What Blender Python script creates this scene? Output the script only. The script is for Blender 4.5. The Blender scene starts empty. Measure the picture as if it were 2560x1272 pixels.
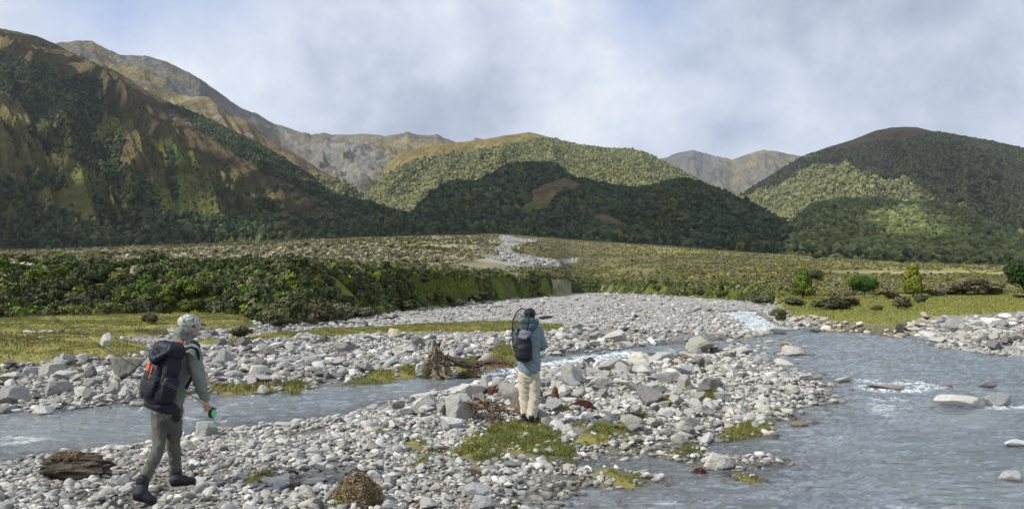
import bpy, math, random
import numpy as np
from mathutils import Vector, Matrix, noise as mnoise

# ------------------------------------------------------------------ camera, light, exposure
scene = bpy.context.scene
COL = scene.collection
F = 1850.0                      # focal length in pixels of a 2560 wide frame
CAM_H = 2.3
PITCH = math.atan(79.0/F)
cam_d = bpy.data.cameras.new("camera"); cam = bpy.data.objects.new("camera", cam_d); COL.objects.link(cam)
cam_d.sensor_width = 36.0; cam_d.lens = 36.0*F/2560.0
cam_d.clip_start = 0.1; cam_d.clip_end = 30000.0
cam.location = (0, 0, CAM_H); cam.rotation_euler = (math.pi/2 + PITCH, 0, 0)
scene.camera = cam
scene.view_settings.view_transform = 'Standard'
scene.view_settings.look = 'None'
scene.view_settings.exposure = 0.1
scene.view_settings.gamma = 1.0
scene.cycles.use_denoising = True
scene.cycles.max_bounces = 6
scene.cycles.diffuse_bounces = 3
scene.cycles.glossy_bounces = 2
scene.cycles.volume_bounces = 0
scene.cycles.transparent_max_bounces = 12
scene.cycles.sample_clamp_indirect = 5.0

SUN_EL = math.radians(41.0)
SUN_AZ = math.radians(-112.0)    # measured from +Y towards +X: to the left, a little behind the camera
SUN = np.array([math.sin(SUN_AZ)*math.cos(SUN_EL), math.cos(SUN_AZ)*math.cos(SUN_EL), math.sin(SUN_EL)])
sun_d = bpy.data.lights.new("sun", 'SUN'); sun_d.energy = 5.0; sun_d.angle = math.radians(0.9); sun_d.color = (1.0, 0.95, 0.86)
sun = bpy.data.objects.new("sun", sun_d); COL.objects.link(sun)
sun.rotation_euler = Vector(SUN.tolist()).to_track_quat('Z', 'Y').to_euler()

def direction(px, py):
    y = (636.0-py)/F
    v = np.array([(px-1280.0)/F, math.cos(PITCH)-y*math.sin(PITCH), math.sin(PITCH)+y*math.cos(PITCH)])
    return v/np.linalg.norm(v)

class NT:
    """small helper to write node trees"""
    def __init__(s, tree): s.t = tree; s.n = tree.nodes; s.l = tree.links
    def add(s, kind, **kw):
        n = s.n.new(kind)
        for k, v in kw.items(): setattr(n, k, v)
        return n
    def set(s, sock, v):
        if hasattr(v, 'is_output') or isinstance(v, bpy.types.NodeSocket): s.l.new(v, sock)
        else: sock.default_value = v
    def math(s, op, a, b=None, c=None, clamp=False):
        n = s.add('ShaderNodeMath', operation=op, use_clamp=clamp)
        s.set(n.inputs[0], a)
        if b is not None: s.set(n.inputs[1], b)
        if c is not None: s.set(n.inputs[2], c)
        return n.outputs[0]
    def vmath(s, op, a, b=None, out=0):
        n = s.add('ShaderNodeVectorMath', operation=op)
        s.set(n.inputs[0], a)
        if b is not None: s.set(n.inputs[1], b)
        return n.outputs[out]
    def ramp(s, fac, stops):
        n = s.add('ShaderNodeValToRGB'); e = n.color_ramp.elements
        while len(e) < len(stops): e.new(0.5)
        for i, (p, c) in enumerate(stops):
            e[i].position = p; e[i].color = (c, c, c, 1) if not hasattr(c, '__len__') else (*c, 1)
        s.set(n.inputs[0], fac); return n.outputs[0]
    def noise(s, vec, scale, detail=4, rough=0.55, dist=0.0):
        n = s.add('ShaderNodeTexNoise'); s.set(n.inputs['Vector'], vec)
        n.inputs['Scale'].default_value = scale; n.inputs['Detail'].default_value = detail
        n.inputs['Roughness'].default_value = rough; n.inputs['Distortion'].default_value = dist
        return n.outputs[0]
    def mix(s, fac, a, b, mode='MIX'):
        n = s.add('ShaderNodeMix', data_type='RGBA', blend_type=mode)
        s.set(n.inputs[0], fac)
        for sock, v in ((n.inputs[6], a), (n.inputs[7], b)):
            if isinstance(v, tuple) and len(v) == 3: v = (*v, 1)
            s.set(sock, v)
        return n.outputs[2]
    def bump(s, h, strength=0.5, dist=0.05, normal=None):
        n = s.add('ShaderNodeBump'); s.set(n.inputs['Height'], h)
        n.inputs['Strength'].default_value = strength; n.inputs['Distance'].default_value = dist
        if normal is not None: s.set(n.inputs['Normal'], normal)
        return n.outputs[0]

world = bpy.data.worlds.new("World"); scene.world = world; world.use_nodes = True
w = NT(world.node_tree); w.n.clear()
sky = w.add('ShaderNodeTexSky', sky_type='NISHITA', sun_disc=False)
sky.sun_elevation = SUN_EL; sky.sun_rotation = SUN_AZ; sky.altitude = 600
d = w.add('ShaderNodeTexCoord').outputs['Generated']
sep = w.add('ShaderNodeSeparateXYZ'); w.set(sep.inputs[0], d)
zz = w.math('ADD', w.math('MAXIMUM', sep.outputs[2], 0.0), 0.22)
cv = w.add('ShaderNodeCombineXYZ'); w.set(cv.inputs[0], w.math('DIVIDE', sep.outputs[0], zz)); w.set(cv.inputs[1], w.math('DIVIDE', sep.outputs[1], zz))
n1 = w.noise(cv.outputs[0], 1.3, 9, 0.58, 0.15)
n2 = w.noise(d, 5.0, 9, 0.56, 0.25)
n3 = w.noise(d, 13.0, 8, 0.6, 0.2)
val = w.math('ADD', w.math('MULTIPLY', n1, 0.34), w.math('ADD', w.math('MULTIPLY', n2, 0.44), w.math('MULTIPLY', n3, 0.30)))
# clouds: bright and dark banks, (px, py, radius in px, gain)
def spot(px, py, rad, gain):
    c = direction(px, py)
    dt = w.vmath('DOT_PRODUCT', d, tuple(c), out=1)
    r2 = (rad/F)**2
    x = w.math('DIVIDE', w.math('SUBTRACT', dt, 1.0), r2)      # about -(ang^2)/(2 r^2)
    return w.math('MULTIPLY', w.math('EXPONENT', x), gain)
for (px, py, rad, g) in [(450, 170, 150, .17), (900, 70, 130, .14), (1090, 150, 110, .08), (860, 240, 190, -.13), (1130, 250, 150, -.10), (1480, 60, 110, .12), (1540, 20, 90, -.10),
                         (1600, 150, 150, .04), (2080, 270, 190, .13), (2330, 170, 210, -.15), (1900, 120, 170, -.06), (2500, 330, 160, .06), (180, 30, 110, .04), (600, 300, 150, .05), (1400, 300, 160, -.03),
                         (700, 30, 80, .05), (1450, 200, 140, .09)]:
    val = w.math('ADD', val, spot(px, py, rad, g))
cloud = w.ramp(val, [(0.36, (0.39, 0.44, 0.57)), (0.46, (0.49, 0.555, 0.69)), (0.54, (0.62, 0.685, 0.82)), (0.63, (0.74, 0.80, 0.91)), (0.76, (0.97, 1.0, 1.04))])
blue = 0.0
for (px, py, rad, g) in [(1600, 5, 90, .65), (290, -10, 100, .8), (560, -25, 70, .5), (1850, 280, 100, .12)]:
    blue = w.math('ADD', blue, spot(px, py, rad, g))
blue = w.math('MULTIPLY', blue, w.math('SUBTRACT', 1.45, val), clamp=True)
skyc = w.mix(1.0, sky.outputs[0], (0.105, 0.105, 0.12), 'MULTIPLY')
skyc = w.mix(0.6, skyc, (0.40, 0.55, 0.90))
upper = w.mix(blue, cloud, skyc)
low = w.math('MULTIPLY', w.math('ADD', sep.outputs[2], 0.02), 25.0, clamp=True)
final = w.mix(low, (0.16, 0.17, 0.16), upper)
bg = w.add('ShaderNodeBackground'); w.set(bg.inputs[0], final); bg.inputs[1].default_value = 1.0
out = w.add('ShaderNodeOutputWorld'); w.l.new(bg.outputs[0], out.inputs[0])

# ------------------------------------------------------------------ numeric helpers
def rayke(px, py):
    """pixel -> (X/Y, (Z-CAM_H)/Y)"""
    px = np.asarray(px, float); py = np.asarray(py, float)
    yy = (636.0-py)/F; xx = (px-1280.0)/F
    Y = math.cos(PITCH)-yy*math.sin(PITCH); Z = math.sin(PITCH)+yy*math.cos(PITCH)
    return xx/Y, Z/Y
def project(x, y, z):
    c = y*math.cos(PITCH)+(z-CAM_H)*math.sin(PITCH)
    u = (z-CAM_H)*math.cos(PITCH)-y*math.sin(PITCH)
    c = np.where(np.abs(c) < 1e-6, 1e-6, c)
    return 1280+F*x/c, 636-F*u/c
def ground_at(px, py, z=0.15):
    k, e = rayke(px, py)
    Y = (z-CAM_H)/np.minimum(e, -1e-4)
    return k*Y, Y
def at_depth(px, py, Y):
    k, e = rayke(px, py)
    return Vector((float(k)*Y, Y, CAM_H+float(e)*Y))

def _h(ix, iy, seed):
    h = (ix.astype(np.int64)*374761393 + iy.astype(np.int64)*668265263 + seed*1442695041) & 0xffffffff
    h = ((h ^ (h >> 13))*1274126177) & 0xffffffff
    h = ((h ^ (h >> 16))*2246822519) & 0xffffffff
    return ((h ^ (h >> 15)) & 0xffffff)/float(0xffffff)
def vnoise(x, y, seed=0):
    x = np.asarray(x, float); y = np.asarray(y, float)
    ix = np.floor(x); iy = np.floor(y); fx = x-ix; fy = y-iy
    ix = ix.astype(np.int64); iy = iy.astype(np.int64)
    ux = fx*fx*fx*(fx*(fx*6-15)+10); uy = fy*fy*fy*(fy*(fy*6-15)+10)
    a = _h(ix, iy, seed); b = _h(ix+1, iy, seed); c = _h(ix, iy+1, seed); e = _h(ix+1, iy+1, seed)
    return (a*(1-ux)+b*ux)*(1-uy)+(c*(1-ux)+e*ux)*uy          # 0..1
def fbm(x, y, seed=0, octv=4, rough=0.5):
    s = 0; a = 1; t = 0
    for i in range(octv):
        s = s+a*(vnoise(x*2**i+i*17.3, y*2**i-i*9.1, seed+i)); t += a; a *= rough
    return s/t
def ridged(x, y, seed=0, octv=4, rough=0.5):
    s = 0; a = 1; t = 0
    for i in range(octv):
        s = s+a*(1-np.abs(2*vnoise(x*2**i+i*5.7, y*2**i+i*3.3, seed+i)-1)); t += a; a *= rough
    return s/t
def sstep(a, b, x): t = np.clip((x-a)/(b-a), 0, 1); return t*t*(3-2*t)
def inside(poly, x, y):
    r = np.zeros(np.shape(x), bool); n = len(poly)
    for i in range(n):
        x0, y0 = poly[i]; x1, y1 = poly[(i+1) % n]
        if y0 == y1: continue
        c = ((y0 > y) != (y1 > y)) & (x < (x1-x0)*(y-y0)/(y1-y0)+x0)
        r ^= c
    return r
def segdist(poly, x, y):
    dmin = np.full(np.shape(x), 1e18); n = len(poly)
    for i in range(n):
        x0, y0 = poly[i]; x1, y1 = poly[(i+1) % n]
        dx, dy = x1-x0, y1-y0; L = dx*dx+dy*dy+1e-12
        t = np.clip(((x-x0)*dx+(y-y0)*dy)/L, 0, 1)
        dmin = np.minimum(dmin, (x-x0-t*dx)**2+(y-y0-t*dy)**2)
    return np.sqrt(dmin)
def signed(poly, x, y):
    """positive inside"""
    dd = segdist(poly, x, y)
    return np.where(inside(poly, x, y), dd, -dd)
def wpoly(pts, z=0.15):
    a = np.array(pts, float); X, Y = ground_at(a[:, 0], a[:, 1], z)
    return list(zip(X.tolist(), Y.tolist()))

# ------------------------------------------------------------------ mesh helpers
def mesh_np(name, verts, faces, mat=None, col=None, smooth=False, extra=None):
    verts = np.asarray(verts, np.float32); faces = np.asarray(faces, np.int32)
    me = bpy.data.meshes.new(name); nf, k = faces.shape
    me.vertices.add(len(verts)); me.vertices.foreach_set('co', verts.ravel())
    me.loops.add(nf*k); me.loops.foreach_set('vertex_index', faces.ravel())
    me.polygons.add(nf); me.polygons.foreach_set('loop_start', np.arange(0, nf*k, k, dtype=np.int32))
    me.update(calc_edges=True)
    me.polygons.foreach_set('use_smooth', np.full(nf, smooth, bool))
    if col is not None:
        a = me.color_attributes.new('col', 'FLOAT_COLOR', 'POINT')
        c = np.ones((len(verts), 4), np.float32); c[:, :3] = col; a.data.foreach_set('color', c.ravel())
    for nm, v in (extra or {}).items():
        a = me.attributes.new(nm, 'FLOAT', 'POINT'); a.data.foreach_set('value', np.asarray(v, np.float32))
    if mat is not None: me.materials.append(mat)
    return me
def link(name, me, parent=None, loc=None):
    o = bpy.data.objects.new(name, me); COL.objects.link(o)
    if parent is not None: o.parent = parent
    if loc is not None: o.location = loc
    return o
def tag(o, label=None, cat=None, group=None, kind=None):
    if label: o['label'] = label
    if cat: o['category'] = cat
    if group: o['group'] = group
    if kind: o['kind'] = kind
    return o
def ico(sub):
    import bmesh
    bm = bmesh.new(); bmesh.ops.create_icosphere(bm, subdivisions=sub, radius=1.0)
    v = np.array([x.co[:] for x in bm.verts]); f = np.array([[q.index for q in p.verts] for p in bm.faces]); bm.free()
    return v, f
def merge(protos, which, pos, scale, rot=None, rz=None, col=None):
    """protos: list of (verts, faces, shade per vertex or None); returns one big vertex / face / colour array"""
    V = []; Fc = []; C = []; off = 0
    which = np.asarray(which)
    for pi, (pv, pf, ps) in enumerate(protos):
        m = np.nonzero(which == pi)[0]
        if len(m) == 0: continue
        sc = scale[m]
        v = pv[None]*sc[:, None, :]
        if rot is not None:
            v = np.einsum('nij,nkj->nki', rot[m], v)
        if rz is not None:
            c, s = np.cos(rz[m])[:, None], np.sin(rz[m])[:, None]
            v = np.stack([v[..., 0]*c-v[..., 1]*s, v[..., 0]*s+v[..., 1]*c, v[..., 2]], -1)
        v = v+pos[m][:, None]
        n = len(pv)
        f = pf[None]+(off+np.arange(len(m))*n)[:, None, None]
        V.append(v.reshape(-1, 3)); Fc.append(f.reshape(-1, pf.shape[1])); off += n*len(m)
        if col is not None:
            cc = np.repeat(col[m][:, None], n, 1)
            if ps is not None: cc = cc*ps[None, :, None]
            C.append(cc.reshape(-1, 3))
    return np.concatenate(V), np.concatenate(Fc), (np.concatenate(C) if col is not None else None)
def rand_rot(n, rng, tilt=3.2):
    """random rotations; tilt limits how far from upright"""
    a = rng.uniform(0, 2*np.pi, n); t = rng.uniform(-tilt, tilt, n); b = rng.uniform(0, 2*np.pi, n)
    def Rz(q):
        m = np.zeros((n, 3, 3)); m[:, 0, 0] = np.cos(q); m[:, 0, 1] = -np.sin(q); m[:, 1, 0] = np.sin(q); m[:, 1, 1] = np.cos(q); m[:, 2, 2] = 1; return m
    X = np.zeros((n, 3, 3)); X[:, 0, 0] = 1; X[:, 1, 1] = np.cos(t); X[:, 1, 2] = -np.sin(t); X[:, 2, 1] = np.sin(t); X[:, 2, 2] = np.cos(t)
    return Rz(a) @ X @ Rz(b)

# ------------------------------------------------------------------ materials
def new_mat(name):
    m = bpy.data.materials.new(name); m.use_nodes = True; t = NT(m.node_tree)
    p = m.node_tree.nodes['Principled BSDF']; return m, t, p
def obj_coord(t): return t.add('ShaderNodeTexCoord').outputs['Object']
def world_pos(t): return t.add('ShaderNodeNewGeometry').outputs['Position']
def attr(t, name='col'): return t.add('ShaderNodeAttribute', attribute_name=name)

def mat_vcol(name, rough=0.9, nscale=0.0, namp=0.0, bscale=0.0, bstr=0.0, bdist=0.05, spec=0.2, detail=5):
    m, t, p = new_mat(name); c = attr(t).outputs[0]; P = world_pos(t)
    if namp > 0:
        nn = t.noise(P, nscale, detail, 0.6)
        k = t.math('ADD', 1.0-namp, t.math('MULTIPLY', nn, 2*namp))
        cm = t.add('ShaderNodeCombineColor')
        for i in range(3): t.set(cm.inputs[i], k)
        c = t.mix(1.0, c, cm.outputs[0], 'MULTIPLY')
    t.set(p.inputs['Base Color'], c); p.inputs['Roughness'].default_value = rough
    p.inputs['Specular IOR Level'].default_value = spec
    if bstr > 0: t.set(p.inputs['Normal'], t.bump(t.noise(P, bscale, detail, 0.6), bstr, bdist))
    return m
def mat_plain(name, col, rough=0.8, spec=0.3, nscale=20.0, namp=0.25, bscale=60.0, bstr=0.3, bdist=0.01, metallic=0.0):
    m, t, p = new_mat(name); P = obj_coord(t)
    nn = t.noise(P, nscale, 4, 0.6)
    c = t.mix(nn, tuple(x*(1-namp) for x in col), tuple(min(1, x*(1+namp)) for x in col))
    t.set(p.inputs['Base Color'], c); p.inputs['Roughness'].default_value = rough
    p.inputs['Specular IOR Level'].default_value = spec; p.inputs['Metallic'].default_value = metallic
    if bstr > 0: t.set(p.inputs['Normal'], t.bump(t.noise(P, bscale, 4, 0.6), bstr, bdist))
    return m
# ------------------------------------------------------------------ plan of the place (outlines on the ground)
WATER_LEFT = wpoly([(-300, 1015), (0, 1027), (110, 1024), (230, 1016), (400, 1001), (520, 985), (640, 975), (700, 978), (800, 966), (950, 951), (1060, 942), (1200, 927), (1290, 913), (1360, 897),
                    (1480, 882), (1600, 869), (1700, 862), (1790, 856), (1850, 868), (1830, 878), (1740, 884), (1650, 893), (1560, 902), (1400, 918), (1290, 940), (1180, 962), (1060, 990), (960, 1022), (860, 1045), (700, 1068),
                    (560, 1085), (470, 1100), (330, 1126), (200, 1136), (100, 1150), (0, 1168), (-300, 1200)], 0.0)
WATER_MAIN = wpoly([(1225, 1500), (1235, 1300), (1250, 1250), (1290, 1232), (1345, 1214), (1420, 1190), (1380, 1176), (1330, 1160), (1290, 1142), (1320, 1128), (1420, 1122), (1490, 1128), (1545, 1140), (1600, 1118), (1690, 1112), (1750, 1098),
                    (1800, 1078), (1870, 1064), (1935, 1047), (1995, 1022), (2055, 1000), (2075, 975), (2040, 948), (1985, 930), (1935, 908), (1900, 892), (1850, 880), (1740, 872), (1750, 862), (1830, 850), (1900, 842), (1950, 826), (2050, 822), (2150, 830), (2250, 836),
                    (2300, 846), (2330, 858), (2420, 873), (2560, 884), (2900, 905), (3600, 960), (3600, 1500)], 0.0)
STREAM = wpoly([(1795, 782), (1850, 778), (1895, 778), (1905, 790), (1935, 806), (1960, 822), (1900, 836), (1850, 822), (1835, 805)], 0.0)
ISLETS = [wpoly(q, .03) for q in [[(1742, 1148), (1790, 1134), (1900, 1138), (1926, 1152), (1890, 1166), (1800, 1172), (1745, 1162)], [(1655, 1134), (1700, 1128), (1712, 1138), (1670, 1144)], [(1500, 1200), (1540, 1194), (1546, 1208), (1508, 1212)], [(1560, 1184), (1610, 1180), (1614, 1192), (1565, 1194)]]]
WATERS = [WATER_LEFT, WATER_MAIN, STREAM]
FOAM = [(wpoly([(1340, 905), (1480, 885), (1600, 875), (1600, 895), (1420, 912), (1300, 935), (1150, 950), (1100, 945), (1250, 925)], 0), .5),
        (wpoly([(2110, 955), (2180, 945), (2330, 955), (2390, 965), (2330, 985), (2210, 985), (2120, 970)], 0), .38),
        (wpoly([(2150, 985), (2230, 990), (2300, 1010), (2250, 1050), (2190, 1060), (2130, 1010)], 0), .2),
        (wpoly([(2070, 1090), (2130, 1085), (2140, 1100), (2090, 1110)], 0), .3),
        (STREAM, .75), (wpoly([(2450, 1010), (2640, 1005), (2640, 1030), (2450, 1026)], 0), .5), (wpoly([(0, 1085), (120, 1090), (130, 1110), (0, 1115)], 0), .3)]
WAVES = [(wpoly([(2040, 1070), (2170, 1060), (2220, 1150), (2200, 1300), (1960, 1300), (2000, 1180)], 0), .085),
         (wpoly([(2080, 940), (2400, 940), (2400, 1060), (2100, 1070)], 0), .05), (wpoly([(1150, 950), (1300, 905), (1600, 868), (1620, 895), (1400, 920), (1200, 962)], 0), .05)]
GRASS = [wpoly(p, 0.3) for p in [
    [(-300, 880), (0, 874), (120, 867), (230, 863), (300, 872), (372, 876), (366, 896), (300, 905), (220, 908), (120, 918), (0, 926), (-300, 940)],
    [(-300, 816), (0, 812), (300, 803), (500, 798), (632, 800), (628, 824), (560, 832), (400, 836), (250, 842), (100, 846), (0, 850), (-300, 860)],
    [(-300, 860), (0, 851), (200, 847), (420, 838), (425, 850), (240, 860), (100, 866), (0, 872), (-300, 880)],
    [(500, 856), (640, 847), (740, 834), (860, 824), (1000, 816), (1150, 812), (1290, 809), (1405, 812), (1408, 826), (1300, 832), (1150, 830), (1010, 833), (900, 840), (820, 845), (700, 850), (620, 862), (500, 866)],
    [(1222, 868), (1260, 858), (1292, 864), (1290, 892), (1230, 896)],
    [(520, 943), (660, 936), (690, 940), (650, 948), (560, 953)], [(700, 942), (740, 930), (765, 936), (760, 955), (715, 955)],
    [(860, 935), (930, 912), (985, 910), (1000, 925), (970, 940), (900, 948)], [(985, 905), (1050, 900), (1045, 915), (1000, 918)],
    [(0, 930), (30, 932), (25, 950), (0, 950)], [(1140, 890), (1200, 880), (1190, 905), (1150, 910)]]]
GRASS_NEAR = [wpoly(p, 0.25) for p in [
    [(1110, 1105), (1165, 1075), (1240, 1052), (1290, 1046), (1350, 1050), (1400, 1062), (1440, 1085), (1442, 1108), (1400, 1116), (1340, 1122), (1270, 1110), (1240, 1128), (1180, 1140), (1150, 1122)],
    [(1010, 1098), (1050, 1085), (1075, 1095), (1060, 1112), (1015, 1112)], [(1030, 1138), (1070, 1132), (1072, 1148), (1030, 1152)],
    [(1430, 1050), (1500, 1042), (1560, 1046), (1572, 1072), (1500, 1082), (1445, 1078)], [(1730, 978), (1790, 972), (1800, 990), (1745, 1000)],
    [(1800, 1040), (1860, 1028), (1930, 1020), (1938, 1040), (1870, 1058), (1820, 1060)], [(1690, 1075), (1750, 1070), (1755, 1095), (1690, 1102)],
    [(1838, 1134), (1905, 1142), (1922, 1152), (1900, 1164), (1845, 1160)], [(612, 1180), (668, 1174), (682, 1190), (650, 1204), (615, 1198)],
    [(1405, 1005), (1440, 1003), (1440, 1022), (1410, 1022)], [(1500, 1120), (1560, 1132), (1578, 1158), (1540, 1160), (1480, 1140)], [(1560, 1022), (1620, 1030), (1600, 1048), (1560, 1042)],
    [(1505, 1198), (1540, 1195), (1545, 1208), (1508, 1210)], [(845, 1200), (880, 1190), (880, 1230), (835, 1240)], [(930, 1075), (970, 1065), (975, 1082), (935, 1088)], [(1640, 990), (1690, 985), (1690, 1000), (1645, 1004)]]]
SILT = [wpoly(p, 0.1) for p in [[(420, 1112), (560, 1095), (700, 1078), (860, 1058), (880, 1078), (760, 1098), (560, 1108), (440, 1118)], [(780, 1175), (880, 1170), (900, 1190), (840, 1200)], [(1520, 870), (1680, 850), (1800, 836), (1850, 842), (1700, 864), (1540, 880)]]]
PATH = wpoly([(190, 866), (330, 856), (430, 850), (520, 842), (620, 838), (640, 846), (520, 854), (400, 866), (300, 872)], 0.3)
FIELD = wpoly([(1958, 796), (1962, 782), (2060, 770), (2200, 755), (2400, 744), (2700, 736), (3600, 732), (3600, 810), (2560, 800), (2340, 802), (2300, 808), (2255, 834), (2170, 822), (2080, 814), (1990, 806)], 0.55)
BANK_R = wpoly([(2240, 836), (2300, 806), (2350, 800), (2560, 799), (3600, 806), (3600, 960), (2900, 905), (2560, 886), (2420, 873), (2330, 858)], 0.4)

# fan and terrace profile by direction: four stations along each line of sight direction (distance, height)
_toe = np.array([(-900, 830), (-200, 812), (0, 806), (300, 802), (540, 803), (660, 815), (760, 812), (940, 790), (1130, 768), (1320, 747), (1400, 740), (1430, 733), (1500, 732), (1600, 737), (1750, 747), (1870, 756), (1940, 764), (1962, 795), (2080, 812), (2240, 828), (2320, 806), (2560, 799), (3600, 800)], float)
_tk, _te = rayke(_toe[:, 0], _toe[:, 1]); _tY = (0.25-CAM_H)/_te
def kx(px): return rayke(px, 715.0)[0]
_Kc = kx(np.array([-900, 0, 300, 940, 1130, 1320, 1376, 1392, 1414, 1430, 1500, 1600, 1750, 1870, 1945, 1965, 2100, 2560, 3600], float))
_za = np.array([3.2, 3.2, 3.2, 3.2, 3.4, 3.7, 4.0, 4.2, 4.2, 4.2, 3.2, 2.7, 1.9, 1.6, 1.2, 0.50, 0.42, 0.7, 0.8])
_wa = np.array([9, 9, 9, 8, 8, 8, 9, 22, 22, 12, 8, 8, 8, 6, 5, 0.7, 0.6, 0.8, 1.0])
_tl = np.array([(-900, 645), (0, 626), (250, 620), (500, 610), (900, 594), (1240, 584), (1300, 588), (1500, 602), (1700, 616), (2000, 640), (2300, 656), (2560, 666), (3600, 690)], float)
_lk, _le = rayke(_tl[:, 0], _tl[:, 1])
_lY = np.array([560, 560, 580, 600, 640, 700, 690, 640, 580, 500, 440, 420, 420.0])
def toeY(k): return np.interp(k, _tk, _tY)
def treeY(k): return np.interp(k, _lk, _lY)
WALL = {}
PADS = [(-3.625, 7.33, .075, .42), (-3.54, 7.93, .12, .42), (.26, 11.4, .205, .6)]     # where feet press the gravel
def ground_z(x, y, rough=True):
    x = np.asarray(x, float); y = np.asarray(y, float)
    k = x/np.maximum(y, 0.5)
    near = np.full(x.shape, 0.25)
    m = (y < 170)
    if m.any():
        xs, ys = x[m], y[m]
        sdw = np.full(xs.shape, -1e9)
        for pw in WATERS: sdw = np.maximum(sdw, signed(pw, xs, ys))
        for isl in ISLETS: sdw = np.minimum(sdw, -signed(isl, xs, ys)+.05)
        sdw = sdw + (fbm(xs*1.3, ys*1.3, 3, 3)-.5)*0.45 + np.clip((ys-12)*.06, 0, .45)*(ys < 40)
        sd = -sdw
        land = 0.02+0.24*(1-np.exp(-np.maximum(sd, 0)/2.6))+0.10*np.clip(ys/60, 0, 1)
        land = land+(fbm(xs*.55, ys*.55, 11, 3)-.5)*0.20*sstep(0.4, 3.0, sd)*np.clip(ys/12, .5, 1.6)
        bed = 0.02+np.maximum(-0.42, sd*0.16)
        z = np.where(sd > 0, land, bed)
        for g in GRASS[:3]:
            s = signed(g, xs, ys); z = z+0.35*sstep(-0.8, 0.8, s)
        for g in GRASS[3:]+GRASS_NEAR:
            s = signed(g, xs, ys); z = z+0.09*sstep(-0.25, 0.25, s)
        s = signed(BANK_R, xs, ys); z = z+0.25*sstep(0, 3.0, s)
        WALL['sd'] = (sd, m)
        near[m] = z
    Yt = toeY(k); za = np.interp(k, _Kc, _za); wa = np.interp(k, _Kc, _wa)
    wob = (fbm(x*.09, y*.09, 21, 3)-.5)
    Yt2 = Yt+wob*np.where(k > kx(1950), 1.0, 7.0)
    Yl = treeY(k); zl = CAM_H+np.interp(k, _lk, _le)*Yl
    a = sstep(0, 1, (y-Yt2)/wa)
    fan = za+(zl-za)*np.clip((y-Yt2-wa)/np.maximum(Yl-Yt2-wa, 1), 0, None)
    fan = np.where(y > Yl, zl+(y-Yl)*0.03, fan)
    # right hand meadow is flat before it climbs
    kr = sstep(kx(1900), kx(2000), k)
    fr = np.where(y < 95, za+(y-Yt2)*0.008, za+0.008*(95-Yt2)+(zl-za-0.008*(95-Yt2))*np.clip((y-95)/(Yl-95), 0, None))
    fr = np.where(y > Yl, zl+(y-Yl)*0.03, fr)
    fan = fan*(1-kr)+fr*kr
    z = near*(1-a)+fan*a
    if rough:
        z = z+a*(fbm(x*.05, y*.05, 31, 3)-.5)*np.clip(y/90, 0.3, 2.0)*0.9*(1-kr*(y < 95))
        z = z+a*(1-kr)*(fbm(x*.35, y*.35, 33, 3)-.5)*0.9*sstep(0, .3, a)*(1-sstep(.9, 1, a)+.25)
    z = z+(fbm(x*4.0, y*4.0, 41, 3)-.5)*0.05*sstep(60, 20, y)
    for (fx, fy, fz, fr) in PADS:
        wgt = sstep(fr, fr*.45, np.hypot(x-fx, y-fy)); z = z*(1-wgt)+fz*wgt
    return z
FANBED = [(1250, 583), (1262, 583), (1290, 594), (1345, 600), (1315, 610), (1285, 618), (1270, 628), (1310, 636), (1370, 645), (1445, 648), (1440, 656), (1380, 668), (1300, 670), (1200, 672), (1120, 668), (1130, 662), (1190, 650), (1245, 640), (1250, 632), (1225, 626), (1240, 618), (1262, 606), (1246, 594)]
CLIFFS = [[(1384, 688), (1408, 688), (1422, 714), (1432, 738), (1400, 742), (1386, 715)], [(1462, 702), (1520, 704), (1570, 712), (1572, 736), (1500, 734), (1455, 730)], [(1710, 720), (1745, 722), (1752, 748), (1725, 750)]]

# ------------------------------------------------------------------ ground sheet
def grid_faces(nr, nc):
    i = np.arange(nr-1)[:, None]*nc+np.arange(nc-1)[None]
    return np.stack([i, i+1, i+nc+1, i+nc], -1).reshape(-1, 4)
kin = np.arange(-0.76, 0.7601, 0.0021)
kk = np.concatenate([np.linspace(-1.5, -0.78, 20), kin, np.linspace(0.78, 1.5, 20)])
yy = [1.2]
while yy[-1] < 6.5: yy.append(yy[-1]*1.03)
while yy[-1] < 300: yy.append(yy[-1]*1.0062)
while yy[-1] < 9000: yy.append(yy[-1]*1.035)
yy = np.array(yy)
GX = (kk[None]*yy[:, None]); GY = np.repeat(yy[:, None], len(kk), 1)
GZ = ground_z(GX, GY)
gpx, gpy = project(GX, GY, GZ)
K = GX/GY
pebble = fbm(GX*3, GY*3, 51, 3)
big = fbm(GX*.12, GY*.12, 52, 3)
col = np.zeros(GX.shape+(3,))
gravel = np.where((GY > 34)[..., None], np.array([0.30, 0.297, 0.285]), np.array([0.215, 0.205, 0.185]))
col[:] = gravel*(0.75+0.5*pebble)[..., None]
def paint(mask, c, amt=1.0):
    global col
    mk = np.clip(mask*amt, 0, 1)[..., None]
    col = col*(1-mk)+np.asarray(c)*mk
sd, msk = WALL['sd']; SD = np.full(GX.shape, 9.0); SD[msk] = sd
paint(sstep(0.25, -0.05, SD), (0.10, 0.105, 0.095), 0.85)         # river bed and damp margin
paint(sstep(-0.3, -1.5, SD), (0.075, 0.085, 0.075), 0.8)
gm = (GY < 120)
soil = (0.055, 0.038, 0.022); gcol = np.array([0.165, 0.165, 0.03])
grass_m = np.zeros(GX.shape)
for gi, g in enumerate(GRASS+GRASS_NEAR):
    s = np.full(GX.shape, -9.0); s[gm] = signed(g, GX[gm], GY[gm])
    s = s+(pebble-.5)*(0.8 if gi >= len(GRASS) else 1.2)-(.06 if gi >= len(GRASS) else 0)
    ww = 0.1 if gi >= len(GRASS) else 0.4
    paint(sstep(-2*ww, 0, s), (0.10, 0.085, 0.045), 0.6)
    gmk = sstep(-ww, ww, s); grass_m = np.maximum(grass_m, gmk)
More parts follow.
